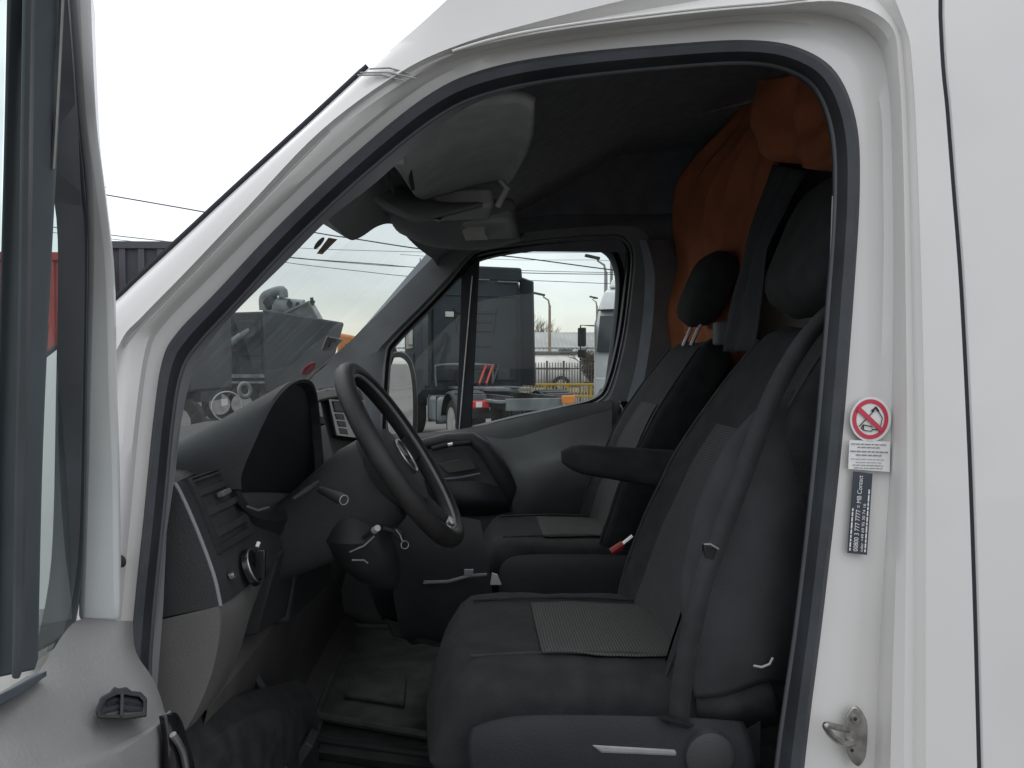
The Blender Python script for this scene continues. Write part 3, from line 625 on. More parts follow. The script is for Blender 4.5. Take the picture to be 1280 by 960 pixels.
# column shroud
rings = []
ax = -nw
for h, rx, ry, dr in ((-.03, .05, .06, .02), (-.045, .07, .085, .022), (-.08, .078, .092, .028), (-.14, .074, .088, .034), (-.20, .065, .075, .03), (-.32, .05, .06, .02)):
    c = SW + nw * h - Vector((0, 0, dr)); rings.append([c + asd * math.cos(t) * rx * .85 + aup * math.sin(t) * ry for t in [2 * math.pi * k / 28 for k in range(28)]])
col = MB().loft(rings, True, True).go('column_shroud', DASH, van)
for (ps, m_, r0) in ((((400,612,1.34),(430,625,1.28)), SILV, .010), (((455,672,1.36),(472,660,1.30)), WLIGHT, .006)):
    b = MB(); a_, c_ = P(*ps[0]), P(*ps[1]); b.tube([a_, a_.lerp(c_, .8)], [r0 * .6, r0], 12); sk = b.go('stalk', MATT, col)
    b = MB(); b.tube([a_.lerp(c_, .78), c_], [r0 * 1.02, r0 * .9], 14); b.go('stalk_tip', MATT if m_ is SILV else WLIGHT, sk)
    if m_ is SILV:
        b = MB(); b.ring(c_ , (c_ - a_), r0 * .8, .0010, 20); b.go('tip_ring', GREYL, sk)
b = MB(); b.tube([P(318,598,1.2), P(350,570,1.2)], .0, 3) if False else None
b = MB(); b.tube([P(366,624,1.25), P(385,612,1.27), P(398,603,1.3)], [.003, .005, .004], 10); b.go('stalk', DASHT, col)
lowc = MB(); rings = []
for (a, c, Y, r_) in ((440,640,1.42,.05),(447,670,1.42,.064),(460,700,1.44,.060),(474,722,1.46,.042),(484,734,1.48,.02)):
    p = P(a, c, Y); rings.append([p + Vector((math.cos(t) * r_, math.sin(t) * r_, 0)) for t in [2 * math.pi * k / 20 for k in range(20)]])
lowc.loft(rings, True, True); lw = lowc.go('column_lower_cover', BLACKM, col)
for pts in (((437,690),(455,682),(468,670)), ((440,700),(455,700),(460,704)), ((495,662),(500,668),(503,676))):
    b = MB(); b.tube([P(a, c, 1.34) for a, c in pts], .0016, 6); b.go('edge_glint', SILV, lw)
key = thing('key', 'ignition key with small metal ring hanging under the steering column', 'key', P(490, 668, 1.38))
b = MB(); b.tube([P(480,660,1.38), P(492,664,1.36)], .003, 8); b.go('blade', SILV, key)
b = MB(); b.hexa([P(492,658,1.36), P(506,666,1.36), P(503,678,1.36), P(490,670,1.36)], [P(492,658,1.368), P(506,666,1.368), P(503,678,1.368), P(490,670,1.368)]); b.go('key_head', BLACK, key, bevel=.002)
b = MB(); b.ring(P(506,681,1.37), (.5, -1, .2), .007, .0008, 20); b.go('key_ring', SILV, key)
b = MB(); b.loft([[Vector((x_, y_, z_)) for y_ in [1.16 + 1.5 * k / 10 for k in range(11)]] for x_, z_ in ((-.43, 1.14), (-.41, 1.10), (-.415, 1.08), (-.45, .95), (-.48, .84), (-.47, .76), (-.40, .71))]); b.go('kick_panel', KICK, van)
# pedals
for i, (x_, y_) in enumerate(((-.37, 1.24), (-.37, 1.36), (-.35, 1.50))):
    b = MB(); b.box((x_, y_, .86), (.02, .06, .08), Matrix.Rotation(R(35), 3, 'Y')); pd = b.go('pedal', MATT, van, bevel=.004)
    b = MB(); b.tube([Vector((x_ - .01, y_, .88)), Vector((x_ - .09, y_, 1.02))], .008, 8); b.go('pedal_arm', MATT, pd)

# floor
ZF = .70
b = MB(); b.box((.9, YC, ZF - .02), (3.0, 1.68, .04)); b.go('cab_floor', CARP, van)
def fl(px_, py_, z_):                           # point of the ray on a level plane
    d = ray(px_, py_); t = (z_ - CAM.z) / d.z; return CAM + d * t
mt = thing('floor_mat', 'dark green rubber floor mat with raised rim in front of the driver seat', 'floor mat', fl(480, 870, ZF))
mc = [fl(395,902,ZF+.006), fl(720,960,ZF+.006), fl(700,800,ZF+.006), fl(440,788,ZF+.006)]
b = MB(); b.hexa(mc, [p + Vector((0, 0, .012)) for p in mc]); b.go('mat_sheet', RUBMAT, mt, bevel=.004)
for i in range(4):
    b = MB(); b.tube([mc[i] + Vector((0, 0, .016)), mc[(i+1) % 4] + Vector((0, 0, .016))], .010, 8); b.go('mat_rim', RUBMAT, mt)
b = MB(); q = [fl(430,872,ZF+.022), fl(505,884,ZF+.022), fl(508,850,ZF+.022), fl(445,845,ZF+.022)]; b.hexa(q, [p + Vector((0, 0, .01)) for p in q]); b.go('heel_pad', RUBMAT, mt, bevel=.003)
b = MB(); q = [(370,922),(480,938),(700,965)]; b.loft([[fl(a, c - 8, ZF + .012) for a, c in q], [fl(a, c, ZF + .03) for a, c in q], [fl(a, c + 14, ZF + .03) for a, c in q], [fl(a, c + 22, ZF + .005) for a, c in q]]); b.go('floor_step', CARP, van)
b = MB(); b.tube([fl(360,930,ZF+.035), fl(400,925,ZF+.035), fl(520,942,ZF+.035), fl(650,955,ZF+.035)], .006, 8); b.go('step_edge', DASHT, van)
b = MB(); b.loft([[fl(300,925,ZF+.05), fl(335,940,ZF+.05)], [fl(380,905,ZF+.05), fl(400,930,ZF+.05)]]); b.go('dead_pedal', DASH, van, thick=.02)
b = MB(); b.hexa([P(480,772,1.9), P(560,800,1.9), P(560,812,1.9), P(490,795,1.9)], [P(480,772,2.0), P(560,800,2.0), P(560,812,2.0), P(490,795,2.0)]); b.go('floor_ledge', CARP, van, bevel=.005)

# ------------------------------------------------------------------ seats
def sgp(v, e): return math.copysign(abs(v) ** e, v)
def back_pt(t, a, s=1.0):                       # backrest surface, t up 0..1, a angle; local frame: along, lateral, thickness
    w_ = .245 - .03 * t - .055 * max(0, t - .7) ** 1.3 * 3
    th = .075 - .02 * t
    if t > .93: k = (t - .93) / .07; w_ *= 1 - .22 * k * k; th *= 1 - .45 * k * k
    if t < .16: w_ *= 1 - .16 * ((.16 - t) / .16) ** 2
    if t < .05: th *= .8 + 4 * t
    y_ = sgp(math.cos(a), .55) * w_; d = sgp(math.sin(a), .7) * th
    u = abs(y_) / w_
    if d > 0: d += .075 * max(0, u - .40) ** 1.2 * 1.6 * (1 - .65 * t) - .012 * (1 - u * u)
    d += .042 * math.sin(t * 3.1)               # lumbar curve
    return y_ * s, d, t * .69
def CR(x_, y_, ox): return .006 * noise.noise(Vector((x_ * 8, y_ * 8, 3.1 + ox))) + .0025 * noise.noise(Vector((x_ * 25 + y_ * 9, y_ * 22, 1.1)))
def seat(root_par, ox, oy, lab, rods=True, zt=0.0, hh=.84, bo=.41, hs=1.0):
    """driver-type seat: ox front of cushion, oy centre line"""
    e = bpy.data.objects.new('seat', None); COL.objects.link(e); e.parent = root_par; e.location = -root_par.location; e['label'] = lab
    e.empty_display_size = .1
    zc = 1.105 + zt
    # cushion
    rings = []; L_ = .50
    for i in range(25):
        t = i / 24; x_ = ox + L_ * t
        w_ = .25 - .02 * (1 - min(1, t * 5)) ** 2 * 1.5; top_ = zc + .012 * math.sin(t * 3.1) - .012 * t
        drop = (1 - min(1, t / .16)) ** 2
        h_ = .19 * (1 - .75 * drop * drop); zc_ = top_ - .5 * .19 - .035 * drop
        ring_ = []
        for k in range(40):
            a = 2 * math.pi * k / 40; y_ = sgp(math.cos(a), .6) * w_; z_ = sgp(math.sin(a), .6) * h_ / 2
            u = abs(y_) / w_
            if z_ > 0: z_ += .02 * max(0, u - .5) * (1 - drop) * 1.5 - .010 * (1 - u * u)
            z_ += CR(x_, y_, ox)
            ring_.append(Vector((x_ + .02 * math.cos(y_ / w_ * 1.5) * -(1 - t), oy + y_, zc_ + z_)))
        rings.append(ring_)
    cu = MB().loft(rings, True, True).go('cushion', FAB, e)
    # insert on the cushion top
    rows = []
    for i in range(15):
        t = .35 + .61 * i / 14; row = []
        for j in range(11):
            v = -1 + 2 * j / 10; y_ = v * .14 * (1 - .05 * t) - .022; x_ = ox + L_ * t + .02 * v * v * 0
            q = rings[int(t * 24)]; zz = max(p.z for p in q if abs(p.y - oy) < .12) - .0
            tt = t; top_ = zc + .012 * math.sin(tt * 3.1) - .012 * tt
            zz = top_ - .010 * (1 - (abs(y_) / .25) ** 2) + CR(x_, y_, ox)
            row.append(Vector((x_, oy + y_, zz + .003)))
        rows.append(row)
    MB().loft(rows).go('cushion_insert', FABX, cu, thick=.003)
    # seams of the cushion
    for sy in (-1, 1):
        b_ = MB(); b_.tube([Vector((ox + L_ * t, oy + sy * .15, zc + .012 * math.sin(t * 3.1) - .012 * t - .005)) for t in [.12 + .8 * k / 10 for k in range(11)]], .003, 6)
        b_.go('cushion_seam', MATT, cu)
    # backrest
    bx, bz = ox + bo, 1.05; rec = R(24)
    U = Vector((math.sin(rec), 0, math.cos(rec))); Fw = Vector((-math.cos(rec), 0, math.sin(rec)))
    def bp(t, a, o_=0):
        y_, d, h = back_pt(t, a); q_ = Vector((bx, oy + y_, bz)) + U * h; return q_ + Fw * (d + (o_ if d > 0 else -o_) + .006 * noise.noise(q_ * 7) + .002 * noise.noise(q_ * 22))
    rings = [[bp(min(1, i / 28), 2 * math.pi * k / 44) for k in range(44)] for i in range(29)]
    bk = MB().loft(rings, True, True).go('backrest', FAB, e)
    rows = [[bp(.10 + .66 * i / 16, math.pi * (.20 + .60 * j / 16), .003) for j in range(17)] for i in range(17)]
    # narrow insert towards the top
    rows = []
    for i in range(17):
        t = .06 + .60 * i / 16; sp_ = .155 - .035 * (i / 16)
        rows.append([bp(t, math.pi * (.53 - sp_ + 2 * sp_ * j / 16), .0035) for j in range(17)])
    MB().loft(rows).go('backrest_insert', FABI, bk)
    for sp_ in (.30, -.30):
        b_ = MB(); b_.tube([bp(t, math.pi * (.5 - sp_ * (1.12 - .2 * t)), .002) for t in [.04 + .9 * k / 16 for k in range(17)]], .0028, 6)
        b_.go('backrest_seam', MATT, bk)
    # headrest on two steel rods
    hc = Vector((bx, oy, bz)) + U * hh + Fw * .075
    rings = []
    for i in range(15):
        t = i / 14 * 2 - 1; k_ = (1 - abs(t) ** 4.5) ** .5 if abs(t) < 1 else .02; h = t * .12 * hs
        rings.append([hc + U * h + Vector((0, sgp(math.cos(a), .5) * .13 * hs * max(.25, k_) * (1 + .12 * t), 0)) + Fw * sgp(math.sin(a), .7) * .052 * hs * max(.2, k_) for a in [2 * math.pi * q / 28 for q in range(28)]])
    hr = MB().loft(rings, True, True).go('headrest', FAB, e)
    for sy in ((-.045, .045) if rods else ()):
        b_ = MB(); c = Vector((bx, oy + sy, bz)) + Fw * .06; b_.tube([c + U * .66, c + U * .76], .006, 10); b_.go('headrest_rod', SILV, hr)
    # base
    b_ = MB(); x0, x1 = ox + .05, ox + .47; z0, z1 = .70, zc - .12
    b_.hexa([Vector((x0, oy - .235, z0)), Vector((x1, oy - .235, z0)), Vector((x1, oy - .235, z1)), Vector((x0 + .0, oy - .235, z1))], [Vector((x0, oy + .235, z0)), Vector((x1, oy + .235, z0)), Vector((x1, oy + .235, z1)), Vector((x0, oy + .235, z1))])
    b_.go('seat_box', MATT, e, bevel=.02)
    return e, bp, cu, bk, hr
ds, dbp, dcu, dbk, dhr = seat(van, -.075, 1.385, 'driver seat with worn black cover', False, .045, .83, .445, 1.18)
psx, pbp, pcu, pbk, phr = seat(van, .005, 2.31, 'passenger seat beside the far door', True, .03)
# side shield of the driver's seat, lever and knob
sh = patch([[(592,912,1.10),(640,898,1.09),(740,894,1.08),(860,898,1.08),(925,905,1.09)],[(588,935,1.09),(640,925,1.075),(740,922,1.07),(860,922,1.07),(935,930,1.075)],[(592,975,1.09),(640,975,1.075),(740,975,1.07),(860,975,1.07),(940,975,1.075)],[(610,1150,1.11),(640,1150,1.10),(740,1150,1.10),(860,1150,1.10),(930,1150,1.11)]])
shd = MB().loft(sh).go('side_shield', SHP, ds, thick=.02)
b = MB(); b.hexa([P(739,931,1.055), P(845,937,1.055), P(846,945,1.055), P(752,941,1.055)], [P(739,931,1.07), P(845,937,1.07), P(846,945,1.07), P(752,941,1.07)]); b.go('adjust_lever', GREYL, ds, bevel=.003)
b = MB(); c_ = P(884,940,1.065); b.tube([c_ + Vector((0, -.02, 0)), c_ + Vector((0, -.015, 0)), c_ + Vector((0, .02, 0))], [.026, .034, .036], 30); b.go('recline_knob', DASH, ds)
b = MB(); b.tube([P(563,915,1.16), P(564,940,1.16), P(575,958,1.16), P(600,985,1.16)], .004, 8); b.go('release_bar', SILV, ds)
# hanging lower hem of the seat cover beside the backrest
sk = patch([[(868,640,1.18),(905,560,1.17),(960,500,1.18),(1030,480,1.24)],[(850,740,1.13),(900,680,1.12),(970,640,1.13),(1035,620,1.2)],[(862,830,1.12),(910,800,1.10),(965,790,1.11),(1030,780,1.18)],[(868,872,1.12),(908,868,1.11),(958,850,1.12),(1010,858,1.19)]])
for r_ in sk:
    for i, p in enumerate(r_): p.y += .008 * noise.noise(p * 14)
MB().loft(sk).go('cover_side', FAB2, ds, thick=.004)
b = MB(); b.tube([P(942,832,1.09), P(952,834,1.09), P(962,830,1.09), P(966,822,1.09)], .0018, 6); b.go('elastic_loop', WLIGHT, ds)
b = MB(); b.loft(crom([P(*q) for q in [(868,900,1.13)]] * 2, 1) and [crom3([(870,870,1.13),(905,868,1.12),(960,850,1.13)]), crom3([(872,905,1.14),(915,915,1.14),(980,900,1.15)])]); b.go('hinge_cover', MATT, ds, thick=.01)
# armrest
rings = []
for i in range(13):
    t = i / 12; px_ = 702 + 150 * t; py_ = 571 + 18 * t; Y = 1.70
    c = P(px_, py_, Y); hh = .030 + .016 * t; ww = .036; k_ = .45 if i == 0 else (.85 if i == 1 else 1)
    rings.append([c + Vector((0, sgp(math.cos(a), .7) * ww * k_, sgp(math.sin(a), .7) * hh * k_)) for a in [2 * math.pi * q / 20 for q in range(20)]])
MB().loft(rings, True, True).go('armrest', FAB, ds)
# seat belt: lap part beside the seat, up over the backrest
def strap(pts, wdt, name, m_, par, axis, th=.0015):
    c = crom(pts, 6); a = [p + Vector(axis) * wdt / 2 for p in c]; d = [p - Vector(axis) * wdt / 2 for p in c]
    return MB().loft([a, d]).go(name, m_, par, thick=th)
sb = strap([P(848,908,1.06), P(852,860,1.055), P(862,800,1.055), P(878,730,1.06), P(902,665,1.085), P(926,600,1.10), P(950,535,1.115), P(978,470,1.125), P(1018,410,1.13), P(1072,360,1.11)], .030, 'seat_belt', WEB, ds, (.97, 0, -.22))
b = MB(); b.prism([P(880,680,1.07), P(897,684,1.07), P(889,712,1.07), P(881,710,1.07)], (0, .012, 0)); sp_ = b.go('belt_stop', BLACK, ds, bevel=.002)
b = MB(); b.tube([P(880,680,1.068), P(888,680,1.066), P(898,686,1.068)], .0015, 6); b.go('stop_edge', SILV, sp_)
b = MB(); b.hexa([P(826,893,1.05), P(868,905,1.05), P(866,908,1.05), P(825,899,1.05)], [P(826,893,1.08), P(868,905,1.08), P(866,908,1.08), P(825,899,1.08)]); b.go('belt_end_loop', BLACK, ds)
for (q, nm) in ((((764,690,1.98),(779,680,1.98)), 0), (((781,741,1.66),(789,738,1.66)), 1)):
    a_, c_ = P(*q[0]), P(*q[1]); b = MB(); b.tube([a_, c_], [.0085, .0085], 8, flat=1.2); bu = b.go('belt_buckle', REDP, psx if nm == 0 else ds)
    b = MB(); b.tube([c_, c_ + Vector((.025, 0, .02))], .006, 8); b.go('buckle_stalk', SILV if nm == 0 else GREYP, bu)
# passenger seat lower side valance
vl = patch([[(628,705,1.99),(650,695,1.985),(720,694,1.98),(800,696,1.98)],[(624,725,1.99),(650,715,1.975),(720,712,1.97),(800,712,1.97)],[(625,780,2.0),(650,780,1.98),(720,780,1.98),(800,780,1.98)]])
MB().loft(vl).go('side_shield', DASH, psx, thick=.02)

# partition behind the seats
b = MB(); b.box((1.0, YC, 1.05), (.02, 1.66, .74)); b.go('partition', MATT, van)
b = MB(); b.box((.965, 1.96, 1.66), (.02, 1.64, .56)); b.go('partition_panel', PALEP, van)
b = MB(); b.box((1.02, YC, 2.13), (.02, 1.66, .62)); b.go('partition_top', SKX, van)
b = MB(); b.tube([P(880,140,2.3), P(920,130,2.1), P(960,120,1.9), P(1030,100,1.6)], .006, 8); b.go('curtain_rail', SILV, van)

# curtain
def cloth(left, right, name, m_, par, folds=5, amp=.03, nj=28, k=6, drift=.6, seed=0.):
    A = crom3(left, k); B = crom3(right, k); rows = []
    for i, (p, q) in enumerate(zip(A, B)):
        row = []
        for j in range(nj + 1):
            u = j / nj; c = p.lerp(q, u); t = i / (len(A) - 1)
            n_ = Vector(((q - p).y, -(q - p).x, 0)).normalized() if (q - p).length else Vector((1, 0, 0))
            if n_.x > 0: n_ = -n_
            ph = folds * 2 * math.pi * (u + .12 * noise.noise(Vector((u * 3, t * 2 * drift, seed)))) + t * drift
            c = c + n_ * amp * (math.sin(ph) * (.35 + .9 * noise.noise(Vector((u * 2.2, t * 1.8, seed + 5))) ** 2 * 2) + .8 * noise.noise(Vector((u * 4 + t * 3, t * 3 - u, seed + 9))))
            row.append(c)
        rows.append(row)
    return MB().loft(rows).go(name, m_, par, thick=.002)
cu_ = thing('curtain', 'orange cloth curtain gathered behind the seats of the van', 'curtain', P(880, 500, 2.3))
cloth([(935,118,2.35),(905,160,2.45),(872,195,2.6),(848,232,2.68),(840,285,2.70),(846,335,2.70),(838,390,2.70),(842,432,2.70),(850,540,2.70)],
      [(1000,110,1.90),(985,160,1.92),(968,215,1.98),(955,265,2.06),(945,315,2.1),(935,370,2.14),(930,430,2.16),(938,470,2.18),(930,560,2.2)], 'curtain_drape', ORANGE, cu_, 5, .022, seed=1.)
cloth([(948,100,1.72),(944,130,1.74),(946,160,1.76),(954,182,1.78),(968,200,1.80)],
      [(1075,80,1.40),(1075,120,1.40),(1075,160,1.40),(1075,195,1.40),(1075,222,1.40)], 'curtain_swag', ORANGE, cu_, 2.2, .03, seed=3.)
dk = cloth([(966,205,1.70),(935,300,1.78),(915,380,1.8),(905,440,1.82)],[(1010,215,1.6),(968,290,1.66),(955,350,1.66),(944,438,1.66)], 'hanging_cloth', DCLOTH, None, 2, .012, seed=7.)
tag(dk, 'dark grey cloth hanging between the orange curtain and the driver headrest', 'cloth')
pb = MB(); pb.box(P(905,417,1.95), (.05, .04, .06)); pbx = pb.go('small_box', mat('grey_box', (.13, .14, .15), .7, var=.1, vs=20), None, bevel=.006); tag(pbx, 'small grey box behind the passenger headrest rods', 'box')

# ------------------------------------------------------------------ windscreen stickers
def wsx(px_, py_):                              # point on the windscreen along the ray
    Y = 1.8
    for _ in range(40):
        p = P(px_, py_, Y); d = ray(px_, py_); x_ = wx(p.z, Y); 
        f_ = p.x - x_; df = d.x / d.y - (-(0) + (d.z / d.y) / .965 + .17 * (Y - YC) / .93 ** 2)
        Y = Y - max(-.2, min(.2, f_ / df)); Y = max(1.1, min(2.8, Y))
    return P(px_, py_, Y) + Vector((.003, 0, 0))
def sticker(poly, name, m_, off=0, parent=van):
    pts = [wsx(a, c) + Vector((off, 0, 0)) for a, c in poly]; b_ = MB(); b_.prism(pts, (.0008, 0, 0)); return b_.go(name, m_, parent, smooth=False)
def oval(cx, cy, a, bb, rot, n=18):
    return [(cx + a * math.cos(t) * math.cos(rot) - bb * math.sin(t) * math.sin(rot), cy + a * math.cos(t) * math.sin(rot) + bb * math.sin(t) * math.cos(rot)) for t in [2 * math.pi * k / n for k in range(n)]]
sticker([(394,317),(401,318),(420,299),(409,297)], 'toll_sticker', TAN)
sticker([(394.5,316.3),(398.5,317),(400,315),(396,314.3)], 'sticker_tab', WHITE, .0012)
sticker(oval(397, 304, 9.5, 3, R(-50)), 'toll_sticker', mat('sticker_dark', (.10, .10, .09), .5))
rs = sticker(oval(385, 461, 10.5, 4.5, R(-42)), 'round_sticker', STRED)
sticker(oval(385, 461, 6.5, 2.2, R(-42)), 'sticker_print', mat('sticker_pink', (.55, .12, .13), .5), .0012)
sticker([(401,438),(408,421),(427,425),(419,434),(412,439)], 'torn_sticker', mat('torn_paper', (.42, .44, .41), .7, var=.3, vs=120))
sticker([(408,434),(411,425),(420,427),(416,434)], 'sticker_print', mat('sticker_olive', (.14, .13, .08), .6), .0012)
# papers lying at the foot of the glass
for (q, lab, m_) in (([(286,500,1.9),(298,488,1.9),(300,505,1.95),(292,512,1.9)], 'white paper slip standing against the windscreen', WHITE), ):
    pass
pr = thing('plastic_ring', 'pale translucent plastic ring lying at the foot of the windscreen', 'ring', P(283, 505, 1.75))
b = MB(); b.ring(P(284,508,1.75), (.5, -.8, .1), .033, .0018, 32); b.go('ring_body', WLIGHT, pr)
b = MB(); b.prism([P(277,508,1.76), P(285,506,1.76), P(284,498,1.76), P(276,499,1.76)], (0, .001, 0)); b.go('ring_card', WHITE, pr)
b = MB(); b.ring(P(306,488,2.0), (.8, -.6, .1), .017, .006, 28, flat=.5); rr = b.go('tape_roll', mat('roll_grey', (.33, .35, .35), .5), None); tag(rr, 'small grey tape roll leaning on the windscreen above the dashboard', 'tape roll')

# ------------------------------------------------------------------ jamb stickers
def js(px_, py_, o_=.0): return PS(px_, py_, .041 - o_)
def jpoly(poly, name, m_, o_, parent, d=.0006):
    b_ = MB(); b_.prism([js(a, c, o_) for a, c in poly], (0, -d, 0)); return b_.go(name, m_, parent, smooth=False)
# a flat raised backing plate keeps the prints off the curved jamb
ws = jpoly(oval(1088, 524, 25.5, 28, R(4), 40), 'warning_sticker', WHITE, .004, van)
b = MB(); pts = oval(1088, 524, 22.5, 25, R(4), 48); pi_ = oval(1088, 524, 17.5, 19.8, R(4), 48)
b.loft([[js(a, c, .0055) for a, c in pts + [pts[0]]], [js(a, c, .0055) for a, c in pi_ + [pi_[0]]]]); b.go('prohibition_ring', STRED, ws, smooth=False)
jpoly([(1071,513),(1075,508.5),(1104,536),(1100.5,540)], 'prohibition_bar', STRED, .0068, ws)
b = MB()
def stroke(pts, r_=.0007, o_=.0062): b.tube([js(a, c, o_) for a, c in pts], r_, 6)
stroke([(1074,533),(1093,513)]); stroke([(1090,514),(1095,509),(1098,514)], .0016); stroke([(1098,514),(1103,522),(1101,532),(1096,538)], .0006)
stroke([(1079,531),(1090,533),(1090,539),(1080,538),(1079,531)]); stroke([(1080,537),(1077,535),(1079,531)], .0008); stroke([(1090,537),(1096,537)])
b.go('washer_pictogram', INK, ws)
ts = jpoly([(1061.5,550),(1112.5,552),(1112,590),(1060,586)], 'text_sticker', WHITE, .004, van)
b = MB(); random.seed(9)
for (y0, x0, x1, h) in ((554,1064,1110,1.3),(558,1072,1100,1.3),(563,1063,1110,1.6),(567.5,1070,1102,1.6),(573,1064,1108,.8),(577,1070,1102,.8),(580.5,1066,1104,1.0),(584,1068,1103,1.0)):
    x_ = x0
    while x_ < x1 - 2:
        l_ = random.uniform(3, 8); xe = min(x1, x_ + l_); s_ = .035 * (x_ - 1062)
        b.prism([js(x_, y0 + s_, .0055), js(xe, y0 + s_ + .03 * l_, .0055), js(xe, y0 + s_ + h, .0055), js(x_, y0 + s_ + h, .0055)], (0, -.0003, 0)); x_ = xe + 1.1
b.go('print_lines', mat('print_grey', (.22, .22, .22), .6), ts, smooth=False)
DK = [(1066.5,589),(1090.5,592),(1083.5,693.5),(1059,691)]
bs_ = jpoly(DK, 'contact_sticker', STBLK, .004, van)
def duv(u, v, o_=.0056):                        # u up the label, v across from its left edge
    l = (DK[3][0] + (DK[0][0] - DK[3][0]) * u, DK[3][1] + (DK[0][1] - DK[3][1]) * u); r_ = (DK[2][0] + (DK[1][0] - DK[2][0]) * u, DK[2][1] + (DK[1][1] - DK[2][1]) * u)
    return js(l[0] + (r_[0] - l[0]) * v, l[1] + (r_[1] - l[1]) * v, o_)
def ltext(txt, v_base, hgt, u0, u1, name):
    cu2 = bpy.data.curves.new('t', 'FONT'); cu2.body = txt; cu2.size = 1; ob = bpy.data.objects.new('t', cu2); COL.objects.link(ob)
    bpy.context.view_layer.update(); me = bpy.data.meshes.new_from_object(ob.evaluated_get(bpy.context.evaluated_depsgraph_get()))
    xs = [v.co.x for v in me.vertices]; ys = [v.co.y for v in me.vertices]; x0, x1 = min(xs), max(xs); 
    vs = [duv(u0 + (u1 - u0) * (v.co.x - x0) / (x1 - x0), v_base - hgt * v.co.y / .72) for v in me.vertices]; fs = [tuple(p.vertices) for p in me.polygons]
    bpy.data.objects.remove(ob); bpy.data.curves.remove(cu2); bpy.data.meshes.remove(me)
    return make(name, vs, fs, WHITE, bs_, smooth=False)
ltext('00800 3 777 7777 = MB Contact', .52, .24, .03, .96, 'phone_line')
ltext('oder +49 69 95 30 74 16', .78, .15, .03, .62, 'phone_line')
for (v_, u1) in ((.16, .55), (.93, .8)):
    b = MB(); u = .03
    while u < u1: e_ = min(u1, u + random.uniform(.03, .08)); b.add([duv(u, v_), duv(e_, v_), duv(e_, v_ - .07), duv(u, v_ - .07)], [(0, 1, 2, 3)]); u = e_ + .012
    b.go('print_lines', WHITE, bs_, smooth=False)
# ------------------------------------------------------------------ door striker
kp = [(1058,893),(1066,883),(1075,886),(1084,905),(1083,940),(1079,952),(1072,958),(1062,948),(1056,930)]
q = crom2(kp + [kp[0]], 4)[:-1]
b = MB(); b.loft([[PS(a, c, .038) for a, c in q], [PS(a, c, .033) for a, c in q], [PS(1069 + (a - 1069) * .9, 920 + (c - 920) * .93, .031) for a, c in q]], True, True); stp = b.go('striker_plate', STEEL, van, bevel=.0008)
b = MB(); b.tube(crom([PS(1060,912,.033), PS(1046,909,.018), PS(1034,906,.004), PS(1033,910,.002), PS(1042,922,.008), PS(1056,930,.020), PS(1068,928,.033)], 6), .0042, 12); b.go('striker_loop', STEEL, stp)
for (a, c) in ((1069,899),(1065,938)):
    b = MB(); b.disc(PS(a, c, .030), (0, 1, 0), .0052, 16, .003); sc = b.go('screw', STEEL, stp)
    b = MB(); b.disc(PS(a, c, .0285), (0, 1, 0), .0026, 6, .001); b.go('screw_recess', GAP, sc)
# jamb press relief seen as soft vertical steps
b = MB(); b.disc(PS(147, 703, .013), (.4, 1, 0), .008, 14, .012); b.go('rubber_plug', MATT, van)

# ------------------------------------------------------------------ open driver's door
door = bpy.data.objects.new('driver_door', None); COL.objects.link(door); door.parent = van; door.location = -van.location
door['label'] = 'open driver door with quarter window and grey lower trim'
def bar(l, r, depth, name, m_, par, dx=-.04, k=5, bev=.003):
    A = crom3(l, k); B = crom3(r, k); e_ = Vector((-.40, .917, 0)) * depth
    b_ = MB(); b_.loft([[a, c, c + e_, a + e_] for a, c in zip(A, B)], True, True); return b_.go(name, m_, par, bevel=bev)
bar([(78,0 - 60,.43),(90,80,.46),(97,160,.50),(106,240,.54),(108,340,.60),(105,480,.65),(103,600,.69),(98,778,.73)], [(111,-60,.43),(116,80,.46),(121,160,.50),(131,240,.54),(141,340,.60),(144,480,.65),(148,600,.69),(150,778,.73)], .07, 'window_frame', PAINTJ, door, bev=.006)
bar([(66,-60,.42),(76,80,.45),(83,160,.49),(92,240,.53),(98,300,.57),(98,480,.64),(90,700,.70),(70,800,.71),(58,815,.71)], [(80,-60,.42),(91,80,.45),(98,160,.49),(106,240,.53),(109,300,.57),(107,480,.64),(103,700,.70),(92,790,.71),(86,800,.71)], .03, 'frame_rubber', DSEAL, door)
bar([(66,-60,.40),(74,80,.44),(66,180,.46),(60,205,.47),(72,300,.52),(70,480,.6),(64,700,.68),(45,808,.69),(40,815,.69)], [(80,-60,.40),(91,80,.44),(96,160,.48),(100,240,.52),(105,300,.56),(103,480,.63),(97,700,.69),(80,790,.70),(70,800,.70)], .02, 'glass_run', SEAL2, door)
qg = patch([[(48,180,.46),(74,180,.48)],[(40,300,.50),(90,300,.56)],[(38,500,.55),(90,500,.64)],[(38,700,.58),(90,700,.69)],[(38,830,.58),(90,800,.70)]])
MB().loft(qg).go('quarter_window', QGLASS, door)
bar([(8,-60,.36),(4,160,.39),(-2,400,.42),(-6,600,.44),(-12,852,.46)], [(79,-60,.38),(69,160,.43),(57,400,.47),(49,600,.505),(44,840,.53)], .02, 'window_divider', DSEAL, door)
bar([(28,-60,.355),(25,160,.385),(22,400,.415),(18,600,.435),(14,850,.455)], [(40,-60,.355),(36,160,.385),(33,400,.415),(29,600,.435),(25,850,.455)], .02, 'divider_channel', SEAL2, door)
b = MB(); b.tube([P(79,-60,.378), P(74,60,.405), P(69,160,.428), P(66,210,.438)], .0012, 6); b.go('divider_edge', SILV, door)
